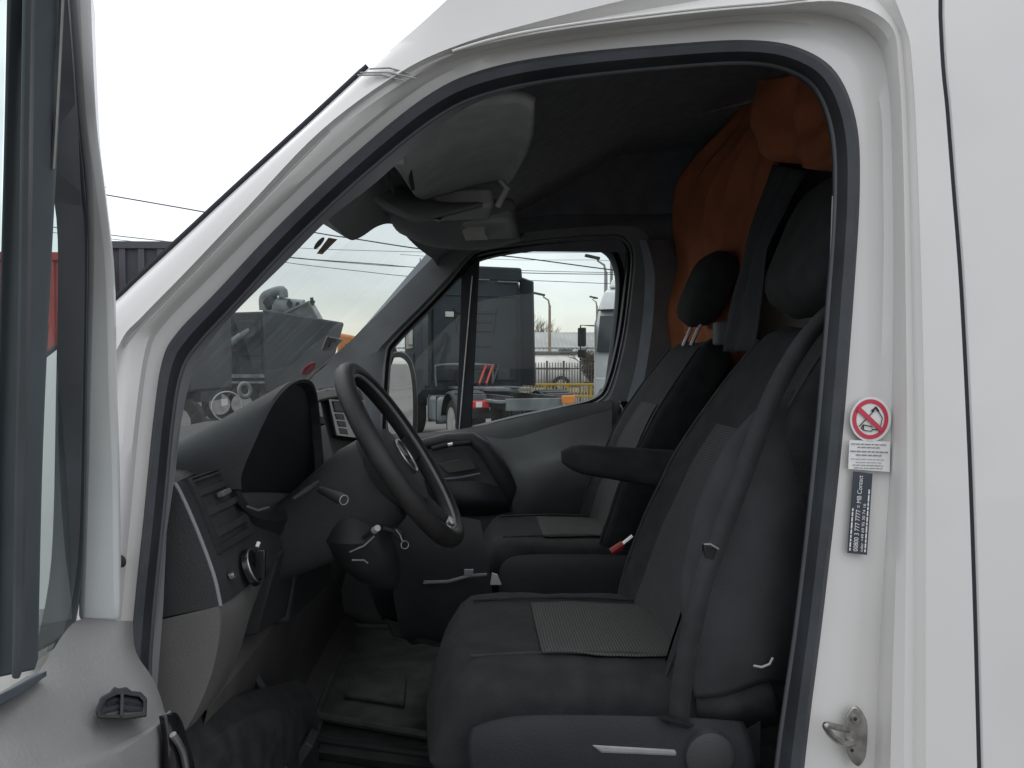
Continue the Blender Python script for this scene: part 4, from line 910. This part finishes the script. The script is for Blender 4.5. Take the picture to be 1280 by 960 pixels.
mg = patch([[(-330,-80,.22),(10,-80,.36)],[(-330,400,.26),(0,400,.42)],[(-330,900,.28),(0,870,.46)]]); MB().loft(mg).go('door_window', QGLASS, door)
b = MB(); b.loft(patch([[(-330,960,.28),(-60,895,.42),(0,868,.47),(46,842,.55)],[(-330,975,.278),(-60,905,.418),(0,880,.465),(46,848,.548)]])); b.go('waist_seal', DSEAL, door, thick=.012)
DT = mat('door_card_grey', (.25, .248, .245), .6, var=.06, vs=7, bump=.35, bs=320)
tr = patch([[(-330,975,.275),(-60,900,.43),(0,868,.49),(46,842,.56),(95,776,.715),(150,776,.735),(166,776,.80)],
            [(-330,990,.27),(-60,918,.42),(0,885,.475),(52,858,.545),(104,815,.655),(156,815,.70),(170,815,.79)],
            [(-330,1010,.26),(-60,945,.405),(10,915,.455),(66,890,.52),(120,868,.60),(174,852,.68),(192,850,.77)],
            [(-330,1060,.25),(-60,990,.385),(20,960,.43),(80,945,.48),(136,925,.55),(190,900,.64),(206,890,.75)],
            [(-330,1130,.25),(-60,1060,.375),(25,1040,.42),(90,1030,.46),(146,1010,.52),(202,970,.62),(218,950,.73)],
            [(-330,1500,.26),(-60,1500,.38),(25,1500,.43),(95,1500,.47),(150,1500,.53),(210,1500,.63),(225,1500,.74)]])
card = MB().loft(tr).go('door_card', DT, door)
bk_ = [[p + Vector((-.10, .04, 0)) for p in r_] for r_ in tr]
MB().loft(bk_).go('door_skin', PAINT, door)
# tweeter vent on the card
def cq(u, v, o_=0): return P(119 + 65 * u + 0 * v, 862 + 38 * v - 2 * u, .585 + .06 * u - .05 * v - o_)
tw = MB(); fr_o = [(0.05,.95),(0.0,.72),(.10,.25),(.28,.10),(.36,-.08),(.46,-.02),(.60,-.06),(.70,.08),(.88,.12),(1.0,.35),(.99,.95),(.6,1.02)]
fi = [(0.13,.82),(.12,.66),(.22,.36),(.36,.24),(.42,.2),(.48,.2),(.58,.2),(.68,.24),(.84,.28),(.92,.42),(.92,.80),(.6,.86)]
A = [cq(u, v, 0) for u, v in fr_o]; Bq = [cq(u, v, .012) for u, v in [(a[0]*.8+c[0]*.2, a[1]*.8+c[1]*.2) for a, c in zip(fr_o, fi)]]; Cq = [cq(u, v, .010) for u, v in fi]; Dq = [cq(u, v, .002) for u, v in fi]
tw.loft([A, Bq, Cq, Dq], True); two = tw.go('defroster_vent', DASHT, door, bevel=.001)
b = MB(); b.add([cq(u, v, .003) for u, v in fi], [tuple(range(len(fi)))]); b.go('vent_back', GAP, two)
for (u0, v0, u1, v1, m_) in ((.2,.72,.46,.60,MATT),(.2,.80,.46,.72,GREYP),(.22,.45,.46,.35,DASHT),(.58,.62,.90,.70,MATT),(.58,.40,.88,.46,DASHT),(.55,.80,.9,.78,GREYP)):
    b = MB(); b.hexa([cq(u0,v0,.010), cq(u1,v1,.010), cq(u1,v1+.12,.004), cq(u0,v0+.12,.004)], [cq(u0,v0,.007), cq(u1,v1,.007), cq(u1,v1+.12,.001), cq(u0,v0+.12,.001)]); b.go('vent_vane', m_, two)
b = MB(); b.hexa([cq(.49,.15,.013), cq(.55,.15,.013), cq(.53,.9,.013), cq(.48,.9,.013)], [cq(.49,.15,.004), cq(.55,.15,.004), cq(.53,.9,.004), cq(.48,.9,.004)]); b.go('vent_bar', MATT, two)
# dark pull with chrome edge at the card's inner end
b = MB(); b.loft(patch([[(203,894,.62),(216,893,.64),(224,905,.70)],[(207,925,.615),(220,920,.63),(231,930,.70)],[(208,965,.61),(226,960,.63),(238,965,.70)],[(208,1100,.61),(230,1100,.63),(242,1100,.70)]])); b.go('door_check_cover', BLACK, door, thick=.006)
b = MB(); b.tube(crom3([(216,918,.61),(224,930,.615),(230,946,.62),(234,975,.625),(236,1010,.625)], 5), .0028, 8); b.go('chrome_edge', SILV, door)

# ================================================================== OUTSIDE
g = MB(); g.add([(-1500, -300, 0), (1500, -300, 0), (1500, 2500, 0), (-1500, 2500, 0)], [(0, 1, 2, 3)])
gm = mat('lot_ground_material', (.16, .155, .145), .9, col2=(.09, .088, .083), vs=.35, bump=.5, bs=6, detail=6)
gr = g.go('ground', gm, None, smooth=False); gr['kind'] = 'structure'
def gx(px_, Y): return P(px_, 456, Y).x
def cyl(b_, a, c, r_, n=16): return b_.tube([a, c], r_, n)

def wheel(par, x_, y_, z_, r_=.5, w_=.3, side=-1):
    b_ = MB(); b_.tube([Vector((x_, y_ + side * w_, z_)), Vector((x_, y_ + side * w_ * .9, z_)), Vector((x_, y_ + side * w_ * .1, z_)), Vector((x_, y_, z_))], [r_ * .86, r_, r_, r_ * .86], 28)
    t_ = b_.go('wheel', TYRE, par)
    b_ = MB(); yf = y_ + side * w_ * 1.0
    b_.tube([Vector((x_, yf + side * .012, z_)), Vector((x_, yf - side * .08, z_)), Vector((x_, yf - side * .10, z_)), Vector((x_, yf + side * .0, z_))], [r_ * .60, r_ * .52, r_ * .3, r_ * .18], 24); b_.go('rim', RIM, t_)

def tractor(name, label, body, body2, loc, rz, deck=True, left=True):
    """x forward, y left, origin on the ground below the cab's rear wall"""
    t = thing(name, label, 'truck', loc, rz, world=False)
    z0, z1 = 1.05, 3.72; L_ = 2.2
    # cab shell lofted front to back
    rings = []
    for (x_, w_, zb, zt) in ((0, 1.16, z0, 3.55), (.15, 1.2, z0, 3.72), (1.1, 1.22, z0 - .3, 3.78), (1.7, 1.22, z0 - .4, 3.55), (2.05, 1.2, z0 - .45, 3.0), (2.25, 1.14, z0 - .45, 2.0), (2.3, 1.12, z0 - .45, 1.0)):
        rings.append([Vector((x_, s_ * ww, z_)) for s_, ww, z_ in ((-1, w_, zb), (-1, w_, zb + .8), (-1, w_, 2.7), (-1, w_ * .97, zt - .35), (-1, w_ * .86, zt), (0, w_ * .8, zt + .03), (1, w_ * .86, zt), (1, w_ * .97, zt - .35), (1, w_, 2.7), (1, w_, zb + .8), (1, w_, zb))])
    cab = MB().loft(rings, True, True).go('cab', body, t, bevel=.04)
    # back wall with pressed recesses
    b_ = MB(); b_.box((-.02, 0, 2.4), (.05, 2.0, 2.3)); bw = b_.go('back_wall', body, t, bevel=.05)
    for (yy, zz, ww, hh) in ((0, 2.62, .8, .10), (0, 2.82, .95, .09), (0, 2.40, .72, .06), (0, 2.05, .72, .05), (0, 3.18, 1.9, .035)):
        b_ = MB(); b_.box((-.055, yy, zz), (.03, ww, hh)); b_.go('pressing', body2, bw, bevel=.014)
    for yy in (-.45, .45):
        b_ = MB(); b_.tube([Vector((-.06, yy * 1.15, 2.9)), Vector((-.06, yy, 2.5)), Vector((-.06, yy * .95, 2.35))], .012, 6); b_.go('pressing', body2, bw)
    # roof spoiler
    b_ = MB(); b_.hexa([(-.05, -1.15, 3.52), (-.05, 1.15, 3.52), (-.05, 1.12, 3.86), (-.05, -1.12, 3.86)], [(1.5, -1.0, 3.7), (1.5, 1.0, 3.7), (1.3, .95, 3.95), (1.3, -.95, 3.95)]); b_.go('roof_spoiler', body2, t, bevel=.05)
    b_ = MB(); b_.box((-.1, 0, 3.55), (.04, .6, .02)); b_.box((-.09, -.75, 3.52), (.04, .5, .03)); b_.go('spoiler_bracket', TRUCKG, t)
    # side fairings
    for s_ in (-1, 1):
        b_ = MB(); b_.hexa([(.05, s_ * 1.2, 1.15), (-.62, s_ * 1.24, 1.15), (-.55, s_ * 1.22, 3.5), (.05, s_ * 1.2, 3.65)], [(.05, s_ * 1.1, 1.15), (-.62, s_ * 1.19, 1.15), (-.55, s_ * 1.17, 3.5), (.05, s_ * 1.08, 3.65)]); b_.go('side_fairing', body2, t, bevel=.02)
        b_ = MB(); b_.box((1.35, s_ * 1.225, 2.35), (.75, .02, .7)); b_.go('side_window', WINB, t, bevel=.02)
        b_ = MB(); b_.box((1.3, s_ * 1.235, 1.55), (.9, .02, .7)); b_.go('door_skin', body2, t, bevel=.03)
        mi = MB(); mi.box((2.25, s_ * 1.48, 2.35), (.1, .22, .5)); mo = mi.go('mirror', TRUCKB, t, bevel=.03)
        b_ = MB(); b_.box((2.195, s_ * 1.48, 2.35), (.012, .18, .44)); b_.go('mirror_face', MIRR, mo)
        mi = MB(); mi.box((2.25, s_ * 1.48, 1.92), (.1, .22, .22)); mo = mi.go('mirror', TRUCKB, t, bevel=.03)
        b_ = MB(); b_.tube([Vector((2.1, s_ * 1.2, 2.65)), Vector((2.3, s_ * 1.5, 2.66)), Vector((2.3, s_ * 1.5, 1.75)), Vector((2.1, s_ * 1.2, 1.72))], .02, 8); b_.go('mirror_arm', TRUCKB, t)
        # wheels and fenders, side tanks
        wheel(t, 1.35, s_ * .92, .5, .5, .3, s_); wheel(t, -2.35, s_ * .62, .5, .5, .56, s_)
        b_ = MB(); pr_ = [(-2.35 + math.cos(a) * .60, .5 + math.sin(a) * .60) for a in [R(10 + 160 * k / 14) for k in range(15)]]
        b_.loft([[Vector((x_, s_ * .58, z_)) for x_, z_ in pr_], [Vector((x_, s_ * 1.22, z_)) for x_, z_ in pr_], [Vector((-2.35 + (x_ + 2.35) * .93, s_ * 1.25, .5 + (z_ - .5) * .93)) for x_, z_ in pr_]]); b_.go('rear_fender', TRUCKB, t, thick=.02)
        b_ = MB()
        for k in range(5): b_.box((-2.35 + (k - 2) * .22, s_ * .9, 1.115 - abs(k - 2) * .03), (.05, .55, .02))
        b_.go('fender_ribs', TRUCKG, t)
        b_ = MB(); b_.box((-.85, s_ * .95, .68), (1.15, .5, .55)); tk = b_.go('fuel_tank', TRUCKG, t, bevel=.08)
        for xx in (-1.2, -.5):
            b_ = MB(); b_.box((xx, s_ * .95, .68), (.05, .53, .58)); b_.go('tank_strap', TRUCKB, tk, bevel=.02)
        b_ = MB(); b_.box((-3.05, s_ * .85, .88), (.06, .42, .14)); tl = b_.go('tail_light', mat('tail_red', (.6, .03, .03), .3), t, bevel=.02)
        b_ = MB(); b_.box((-3.085, s_ * .85, .88), (.01, .12, .10)); b_.go('light_segment', WHITE, tl)
        b_ = MB(); b_.box((-1.6, s_ * .42, .92), (4.2, .08, .26)); b_.go('chassis_rail', TRUCKB, t, bevel=.01)
        b_ = MB(); b_.box((-3.3, s_ * .5, .95), (.9, .4, .05)); b_.go('ramp_plate', TRUCKG, t, bevel=.01)
        for k in range(3):
            b_ = MB(); b_.box((-3.1 - k * .2, s_ * .5, .98), (.07, .22, .02)); b_.go('ramp_slot', TRUCKB, t)
    b_ = MB(); b_.tube([Vector((-2.2, 0, 1.10)), Vector((-2.2, 0, 1.17))], .48, 30); fw = b_.go('fifth_wheel', TRUCKG, t, bevel=.01)
    b_ = MB(); b_.box((-2.55, 0, 1.175), (.5, .16, .01)); b_.go('coupling_slot', TRUCKB, fw)
    b_ = MB(); b_.box((-3.75, 0, .9), (.08, 1.1, .22)); b_.go('cross_member', TRUCKG, t, bevel=.01)
    b_ = MB(); b_.box((-.75, 0, 1.12), (1.0, 1.4, .05)); b_.go('catwalk', TRUCKG, t, bevel=.01)
    # pipe loop, hoses
    b_ = MB(); b_.tube(crom([Vector(p) for p in ((-.35, 1.0, 1.15), (-.35, 1.02, 1.5), (-.35, .9, 1.62), (-.35, -.2, 1.62), (-.35, -.3, 1.5), (-.35, -.3, 1.2))], 4), .025, 8); b_.go('hose_rack', TRUCKG, t)
    for k, yy in enumerate((-.12, -.28, -.42)):
        b_ = MB(); b_.tube([Vector((-.1, yy, 1.55)), Vector((-.3, yy - .05, 1.62)), Vector((-.6, yy + .1, 1.5)), Vector((-.75, yy + .25, 1.22)), Vector((-.6, yy + .2, 1.14))], .024, 8); b_.go('air_hose', (REDH, REDH, TRUCKB)[k], t)
    b_ = MB(); b_.box((-.25, -.55, 1.4), (.3, .3, .25)); b_.box((-.28, .2, 1.35), (.35, .6, .3)); b_.go('battery_box', TRUCKB, t, bevel=.02)
    b_ = MB(); b_.box((-.06, .62, 3.0 - .25), (.04, .2, .12)); b_.go('work_lamp', LENS, t, bevel=.01)
    b_ = MB(); b_.box((2.2, 0, 1.0), (.2, 2.3, .6)); b_.go('bumper', body2, t, bevel=.05)
    b_ = MB(); b_.hexa([(2.27, -1.05, 1.95), (2.27, 1.05, 1.95), (2.09, 1.02, 2.9), (2.09, -1.02, 2.9)], [(2.32, -1.05, 1.95), (2.32, 1.05, 1.95), (2.14, 1.02, 2.9), (2.14, -1.02, 2.9)]); b_.go('cab_windscreen', WINB, t)
    b_ = MB(); b_.box((1.95, 0, 3.05), (.6, 2.1, .04)); b_.go('sun_shield', WINB, t, bevel=.01)
    b_ = MB(); b_.tube([Vector((1.2, 1.0, 3.7)), Vector((1.2, 1.0, 4.15))], .012, 6); b_.go('aerial', TRUCKB, t)
    return t
HT = R(90 + 17)
t1 = tractor('tractor_truck', 'dark blue grey articulated lorry tractor without trailer, seen from behind through the far window', TRUCKD, TRUCKD2, (gx(594, 17.5), 17.5, 0), HT)
b = MB(); b.box((-3.86, -.62, .98), (.05, .26, .16)); b.go('marker_light', ORM, t1, bevel=.02)
t2 = tractor('tractor_truck', 'white lorry with double mirrors at the right edge of the far window', TRUCKW, TRUCKW, (gx(742, 17.0) + 2.5, 21.5, 0), R(243))

# grey machine lorry seen through the windscreen
mk = thing('machine_truck', 'dark grey service lorry with pipes and exhaust on top, seen through the windscreen', 'truck', (gx(340, 22), 22, 0), 0, world=False)
def lx(px_): return gx(px_, 22) - gx(340, 22)
def lz(py_): return P(340, py_, 22).z
b = MB(); b.hexa([(lx(330), 0, lz(492)), (lx(408), 0, lz(482)), (lx(431), 0, lz(403)), (lx(328), 0, lz(386))], [(lx(330), 2.2, lz(492)), (lx(408) - .8, 2.2, lz(482)), (lx(431) - .8, 2.2, lz(403)), (lx(328), 2.2, lz(386))]); hp = b.go('hopper', MACH, mk, bevel=.06)
b = MB(); b.hexa([(lx(215), .3, lz(500)), (lx(332), .3, lz(500)), (lx(332), .3, lz(388)), (lx(215), .3, lz(392))], [(lx(215), 2.3, lz(500)), (lx(332), 2.3, lz(500)), (lx(332), 2.3, lz(388)), (lx(215), 2.3, lz(392))]); b.go('engine_housing', MACH, mk, bevel=.06)
for k, (x0, x1, y0, y1) in enumerate(((262, 290, 405, 440), (296, 324, 400, 445), (262, 290, 446, 474), (296, 324, 450, 478))):
    b = MB(); b.box(((lx(x0) + lx(x1)) / 2, .28, (lz(y0) + lz(y1)) / 2), (lx(x1) - lx(x0), .05, lz(y0) - lz(y1))); b.go('panel', MACH, mk, bevel=.02)
b = MB(); b.box((lx(320), .6, lz(504)), (9.5, .5, .25)); b.go('chassis', TRUCKB, mk, bevel=.03)
b = MB(); b.box((lx(265), .1, lz(470)), (3.5, .06, .10)); b.box((lx(265), .1, lz(478)), (3.5, .06, .06)); b.go('side_rail', MACHL, mk)
for px_ in (272, 300, 236, 380): wheel(mk, lx(px_), .45, .5, .5, .3, -1)
b = MB(); b.tube([(lx(334), .8, lz(380)), (lx(372), .8, lz(383))], .26, 20); ex = b.go('silencer', MACHL, mk)
b = MB(); b.tube([(lx(326), .8, lz(372)), (lx(333), .8, lz(380))], .27, 18); b.go('silencer_cap', TRUCKB, ex)
b = MB(); b.tube(crom([Vector(p) for p in ((lx(322), .7, lz(385)), (lx(322), .7, lz(370)), (lx(330), .7, lz(364)), (lx(345), .7, lz(360)), (lx(347), .7, lz(369)))], 4), .14, 12); b.go('exhaust_pipe', MACHL, mk)
b = MB(); b.prism([(lx(355), .3, lz(390)), (lx(384), .3, lz(377)), (lx(395), .3, lz(397))], (0, .8, 0)); b.go('hinge_bracket', MACHL, mk)
b = MB(); b.tube([(lx(355), .2, lz(391)), (lx(384), .2, lz(377)), (lx(394), .2, lz(396))], .05, 8); b.go('bracket_rib', TRUCKG, mk)
for (a, c) in ((357, 376), (386, 374), (368, 380)):
    b = MB(); b.tube([(lx(a), .5, lz(c + 6)), (lx(a), .5, lz(c))], [.05, .09], 10); b.tube([(lx(a), .5, lz(c)), (lx(a - 1), .5, lz(c - 4))], [.05, .05], 8); b.go('valve', TRUCKB, mk)
b = MB(); b.tube(crom([Vector(p) for p in ((lx(312), .05, lz(412)), (lx(290), .0, lz(428)), (lx(262), -.05, lz(446)), (lx(252), -.05, lz(462)), (lx(250), -.05, lz(495)))], 4), .11, 12); b.go('suction_pipe', MACHL, mk)
b = MB(); b.tube([(lx(310), -.05, lz(412)), (lx(310), .3, lz(412))], .24, 20); b.go('pipe_flange', TRUCKB, mk)

def simple_box(name, label, cat, px0, px1, Y, z0, z1, depth, m_, ribs=0, mr=None, legs=True):
    x0, x1 = gx(px0, Y), gx(px1, Y); t = thing(name, label, cat, ((x0 + x1) / 2, Y, 0), 0, world=False); W_ = x1 - x0
    b_ = MB(); b_.box((0, depth / 2, (z0 + z1) / 2), (W_, depth, z1 - z0)); b_.go('body', m_, t, bevel=.05)
    for k in range(ribs):
        b_ = MB(); b_.box((-W_ / 2 + W_ * (k + .5) / ribs, -.02, (z0 + z1) / 2), (.12, .06, z1 - z0 - .2)); b_.go('rib', mr or m_, t, bevel=.01)
    b_ = MB(); b_.box((0, -.03, z1 - .08), (W_, .08, .14)); b_.go('top_rail', mr or m_, t, bevel=.01)
    if legs:
        b_ = MB(); b_.box((0, depth / 2, z0 - .12), (W_ * .96, depth * .5, .22)); b_.go('chassis', TRUCKB, t)
        for k in (-.36, -.26, .30): wheel(t, W_ * k, .45, .5, .5, .3, -1)
    return t
simple_box('box_trailer', 'dark blue grey box trailer far left beyond the front pillar', 'trailer', 120, 238, 15, 1.1, 3.98, 2.5, DBOX, 5, mat('box_rib', (.07, .075, .09), .6))
simple_box('red_trailer', 'red trailer seen through the small quarter window of the open door', 'trailer', -60, 80, 13.5, 1.2, 3.55, 2.5, REDC, 5)
# orange machine behind the hopper
om = thing('loader', 'orange machine just behind the dark grey service lorry', 'machine', (gx(441, 27), 27, 0), 0, world=False)
b = MB(); b.hexa([(-.55, 0, .8), (.5, 0, .8), (.45, 0, 2.55), (-.55, 0, 2.75)], [(-.55, 1.6, .8), (.5, 1.6, .8), (.45, 1.6, 2.55), (-.55, 1.6, 2.75)]); b.go('cab', ORM, om, bevel=.1)
b = MB(); b.box((.02, -.03, 2.1), (.55, .04, .5)); b.go('window', WINB, om, bevel=.03)
wheel(om, 0, .4, .5, .5, .35, -1)
b = MB(); b.tube([(.2, .6, 2.55), (.3, .6, 2.75), (.75, .6, 2.85)], .06, 8); b.go('arm', TRUCKB, om)

# building
BY = 70
bd = thing('building', 'long low building with pale corrugated roof behind the metal fence', 'building', (gx(690, BY), BY, 0), 0, world=False)
b = MB(); b.box((0, 4, 1.6), (34, 8, 3.2)); b.go('wall', WALLB, bd)
z_e, z_r = P(690, 440, BY).z, P(690, 416, BY + 4).z
rows = []
nr = 90
rfm = MB()
for k in range(nr * 2 + 1):
    x_ = -17.3 + 34.6 * k / (nr * 2); o_ = .05 * (k % 2)
    rows.append([Vector((x_, -.6, z_e + o_)), Vector((x_, 4, z_r + o_)), Vector((x_, 8.6, z_e + o_))])
rfm.loft(rows); rf = rfm.go('roof', ROOFM, bd, smooth=False, thick=.06)
b = MB(); b.box((0, -.62, z_e - .12), (34.6, .08, .22)); b.go('fascia', CONC, bd)
for k in range(17):
    x_ = -15.5 + k * 2.0; b = MB(); b.box((x_, -.03, 2.2), (1.3, .08, .95)); wf = b.go('window', WHITE, bd)
    b = MB(); b.box((x_ - .32, -.08, 2.2), (.55, .04, .8)); b.go('pane', WINB, wf); b = MB(); b.box((x_ + .32, -.08, 2.2), (.55, .04, .8)); b.go('pane', WINB, wf)
b = MB(); b.tube([(5.6, 1, z_r - .5), (5.6, 1, z_r + .9)], .1, 8); b.go('flue', TRUCKB, bd)
# tank
TY = 44
tk = thing('tank_trailer', 'pale cylindrical tank trailer behind the picket fence', 'trailer', (gx(690, TY), TY, 0), 0, world=False)
x0, x1 = gx(560, TY) - gx(690, TY), gx(732, TY) - gx(690, TY); zc = P(690, 463, TY).z; rr_ = .98
b = MB(); b.tube([Vector((x0, 0, zc)), Vector((x0 + .2, 0, zc)), Vector((x1 - .35, 0, zc)), Vector((x1 - .08, 0, zc)), Vector((x1, 0, zc))], [rr_ * .8, rr_, rr_, rr_ * .88, rr_ * .6], 32); b.go('tank', TANK, tk)
for k in range(4):
    b = MB(); b.ring((x0 + (x1 - x0) * (k + .5) / 4, 0, zc), (1, 0, 0), rr_ + .005, .03, 32); b.go('hoop', TANK, tk)
b = MB(); b.box((x1 - 2.2, -.3, zc + rr_ + .06), (3.6, .6, .1)); b.box((x1 - 1.2, -.2, zc + rr_ + .16), (.8, .6, .18)); b.go('walkway', TRUCKG, tk, bevel=.02)
b = MB(); b.box((x1 - 2.0, -rr_ - .0, zc + .12), (1.9, .05, .08)); b.go('name_strip', TRUCKB, tk)
b = MB(); b.box((0, 0, .55), (x1 - x0 - .5, 1.2, .2)); b.go('chassis', TRUCKB, tk)
for xx in (x0 + 1, x0 + 2.2, x1 - 1.5): wheel(tk, xx, -.7, .5, .5, .3, -1)
# picket fence
FY = 34; fx0, fx1 = gx(640, FY), gx(800, FY)
pf = thing('picket_fence', 'dark metal picket fence in front of the pale tank', 'fence', ((fx0 + fx1) / 2, FY, 0), 0, world=False)
n = 46
pm = None
for k in range(n):
    x_ = (k + .5) / n * (fx1 - fx0) - (fx1 - fx0) / 2; hh = 1.72 if k % 6 else 1.8
    b = MB(); b.box((0, 0, hh / 2), (.035 if k % 6 else .09, .035, hh)); 
    if k < 2: o = b.go('picket', FENC, pf); ms = (ms if k else None) or o.data
    else: o = bpy.data.objects.new('picket', ms2 if k % 6 else ms); COL.objects.link(o); o.parent = pf
    if k == 1: ms2 = o.data
    o.location = (x_, 0, 0)
for zz in (.35, 1.45):
    b = MB(); b.box((0, .03, zz), (fx1 - fx0, .03, .05)); b.go('rail', FENC, pf)
# yellow railing
RY = 25; rx0, rx1 = gx(650, RY), gx(790, RY)
yr = thing('guard_rail', 'yellow painted steel guard railing between the dark and the white lorry', 'railing', ((rx0 + rx1) / 2, RY, 0), 0, world=False)
Wr = rx1 - rx0
for zz in (.98, .58, .2):
    b = MB(); b.box((0, 0, zz), (Wr, .06, .07)); b.go('rail', YEL, yr, bevel=.01)
n = 34
for k in range(n):
    big = k % 7 == 0; b = MB(); b.box((0, 0, 0), (.09 if big else .03, .05, 1.0 if big else .4)); 
    o = b.go('post' if big else 'baluster', YEL, yr); o.location = ((k + .5) / n * Wr - Wr / 2, .005, .5 if big else .78)
# lamp posts
def lamp(px_, py_, Y, label, left=1.3, m_=POLEM):
    zt = P(px_, py_, Y).z; t = thing('street_lamp', label, 'street lamp', (gx(px_, Y), Y, 0), 0, 'street lamps behind the yard', world=False)
    b_ = MB(); b_.tube([Vector((0, 0, 0)), Vector((0, 0, zt - .6))], [.14, .10], 12); b_.go('pole', m_, t)
    b_ = MB(); b_.tube([Vector((0, 0, zt - .7)), Vector((-.1, 0, zt - .2)), Vector((-.5, 0, zt + .05)), Vector((-left, 0, zt + .22))], [.08, .07, .055, .05], 8); b_.go('arm', m_, t)
    b_ = MB(); b_.box((-left - .35, 0, zt + .27), (.9, .3, .16), Matrix.Rotation(R(12), 3, 'Y')); b_.go('lamp_head', TRUCKB, t, bevel=.04)
lamp(687, 372, 60, 'weathered street lamp standing alone left of the white lorry', .45)
lamp(757, 327, 45, 'taller grey street lamp close to the concrete lattice pole', .45, CONC)
lamp(746, 375, 80, 'short distant street lamp whose head shows beside the white cab', -.0)
# concrete lattice pole
cp = thing('utility_pole', 'concrete utility pole with slots, behind the white lorry cab', 'utility pole', (gx(768, 40), 40, 0), 0, world=False)
for s_ in (-.17, .17):
    b = MB(); b.box((s_, 0, 5), (.12, .25, 10)); b.go('leg', CONC, cp, bevel=.01)
for k in range(13):
    b = MB(); b.box((0, 0, .4 + k * .78), (.24, .2, .22)); b.go('rung', CONC, cp)
# wooden pole at far left behind the door
lp = thing('utility_pole', 'grey pole top with small bracket just right of the open door frame', 'utility pole', (gx(129, 40), 40, 0), 0, world=False)
zt = P(129, 238, 40).z
b = MB(); b.tube([Vector((0, 0, 0)), Vector((0, 0, zt))], [.16, .1], 10); b.go('pole', CONC, lp)
b = MB(); b.tube([Vector((0, 0, zt - .2)), Vector((.22, 0, zt + .2))], .05, 8); b.go('bracket', TRUCKB, lp)
# overhead cables
cabs = [([(60,231),(135,244),(255,265),(395,291),(440,298),(540,313),(640,321),(770,338),(900,352)], 36, .030, 'thickest overhead cable crossing sky from the left pole to the concrete pole'),
        ([(60,283),(140,294),(218,303),(355,321),(470,330),(530,335),(650,341),(770,343),(900,344)], 38, .022, 'overhead cable passing above the box trailer'),
        ([(60,290),(150,300),(340,320),(440,329),(520,334),(600,333),(650,338),(770,341),(900,344)], 39, .016, 'thin overhead cable just under its neighbour'),
        ([(330,303),(375,310),(450,313),(530,315),(600,316),(650,316),(700,316),(770,315),(900,313)], 42, .014, 'thin level overhead cable high in the far window'),
        ([(300,315),(350,327),(450,339),(520,346),(600,347),(650,350),(700,352),(770,355),(900,360)], 37, .016, 'lowest overhead cable above the dark lorry'),
        ([(500,318),(560,322),(620,324),(650,325),(700,325),(740,325),(770,326),(820,326),(900,327)], 44, .012, 'faint overhead cable crossing behind the tall street lamp')]
for pts, Y, r_, lb in cabs:
    b = MB(); b.tube(crom([P(a, c, Y) for a, c in pts], 4), r_, 5); tag(b.go('power_cable', CABLE, None), lb, 'cable', 'overhead cables')
# bare bushes
def bush(px_, Y, h, wdt, label, seed):
    random.seed(seed); t = thing('bare_tree', label, 'tree', (gx(px_, Y), Y, 0), 0, 'leafless trees behind the yard', world=False)
    tb = MB(); br = MB()
    tb.tube([Vector((0, 0, 0)), Vector((.1, 0, h * .3)), Vector((0, 0, h * .45))], [.12, .09, .06], 7)
    def grow_(p, d, l, r_, lev):
        q_ = p + d * l; br.tube([p, q_], [r_, r_ * .6], 4, caps=False)
        if lev == 0: return
        for _ in range(4):
            nd = (d + Vector((random.uniform(-.7, .7), random.uniform(-.7, .7), random.uniform(-.2, .5)))).normalized(); grow_(p.lerp(q_, random.uniform(.4, 1)), nd, l * random.uniform(.55, .85), r_ * .6, lev - 1)
    for k in range(9):
        a = random.uniform(0, 6.28); grow_(Vector((0, 0, h * random.uniform(.15, .45))), Vector((math.cos(a) * wdt, math.sin(a) * wdt, 1)).normalized(), h * .26, .04, 3)
    tb.go('trunk', WOOD, t); br.go('crown', WOOD, t)
bush(667, 80, 7.4, .5, 'bare tree rising over the roof beside the dark lorry', 1)
bush(681, 84, 6.4, .6, 'smaller bare tree right of the first one over the roof', 2)
bush(737, 40, 2.7, .5, 'leafless bush behind the fence right of the tank', 3)
bush(742, 38, 2.4, .5, 'leafless bush nearest to the white lorry', 4)
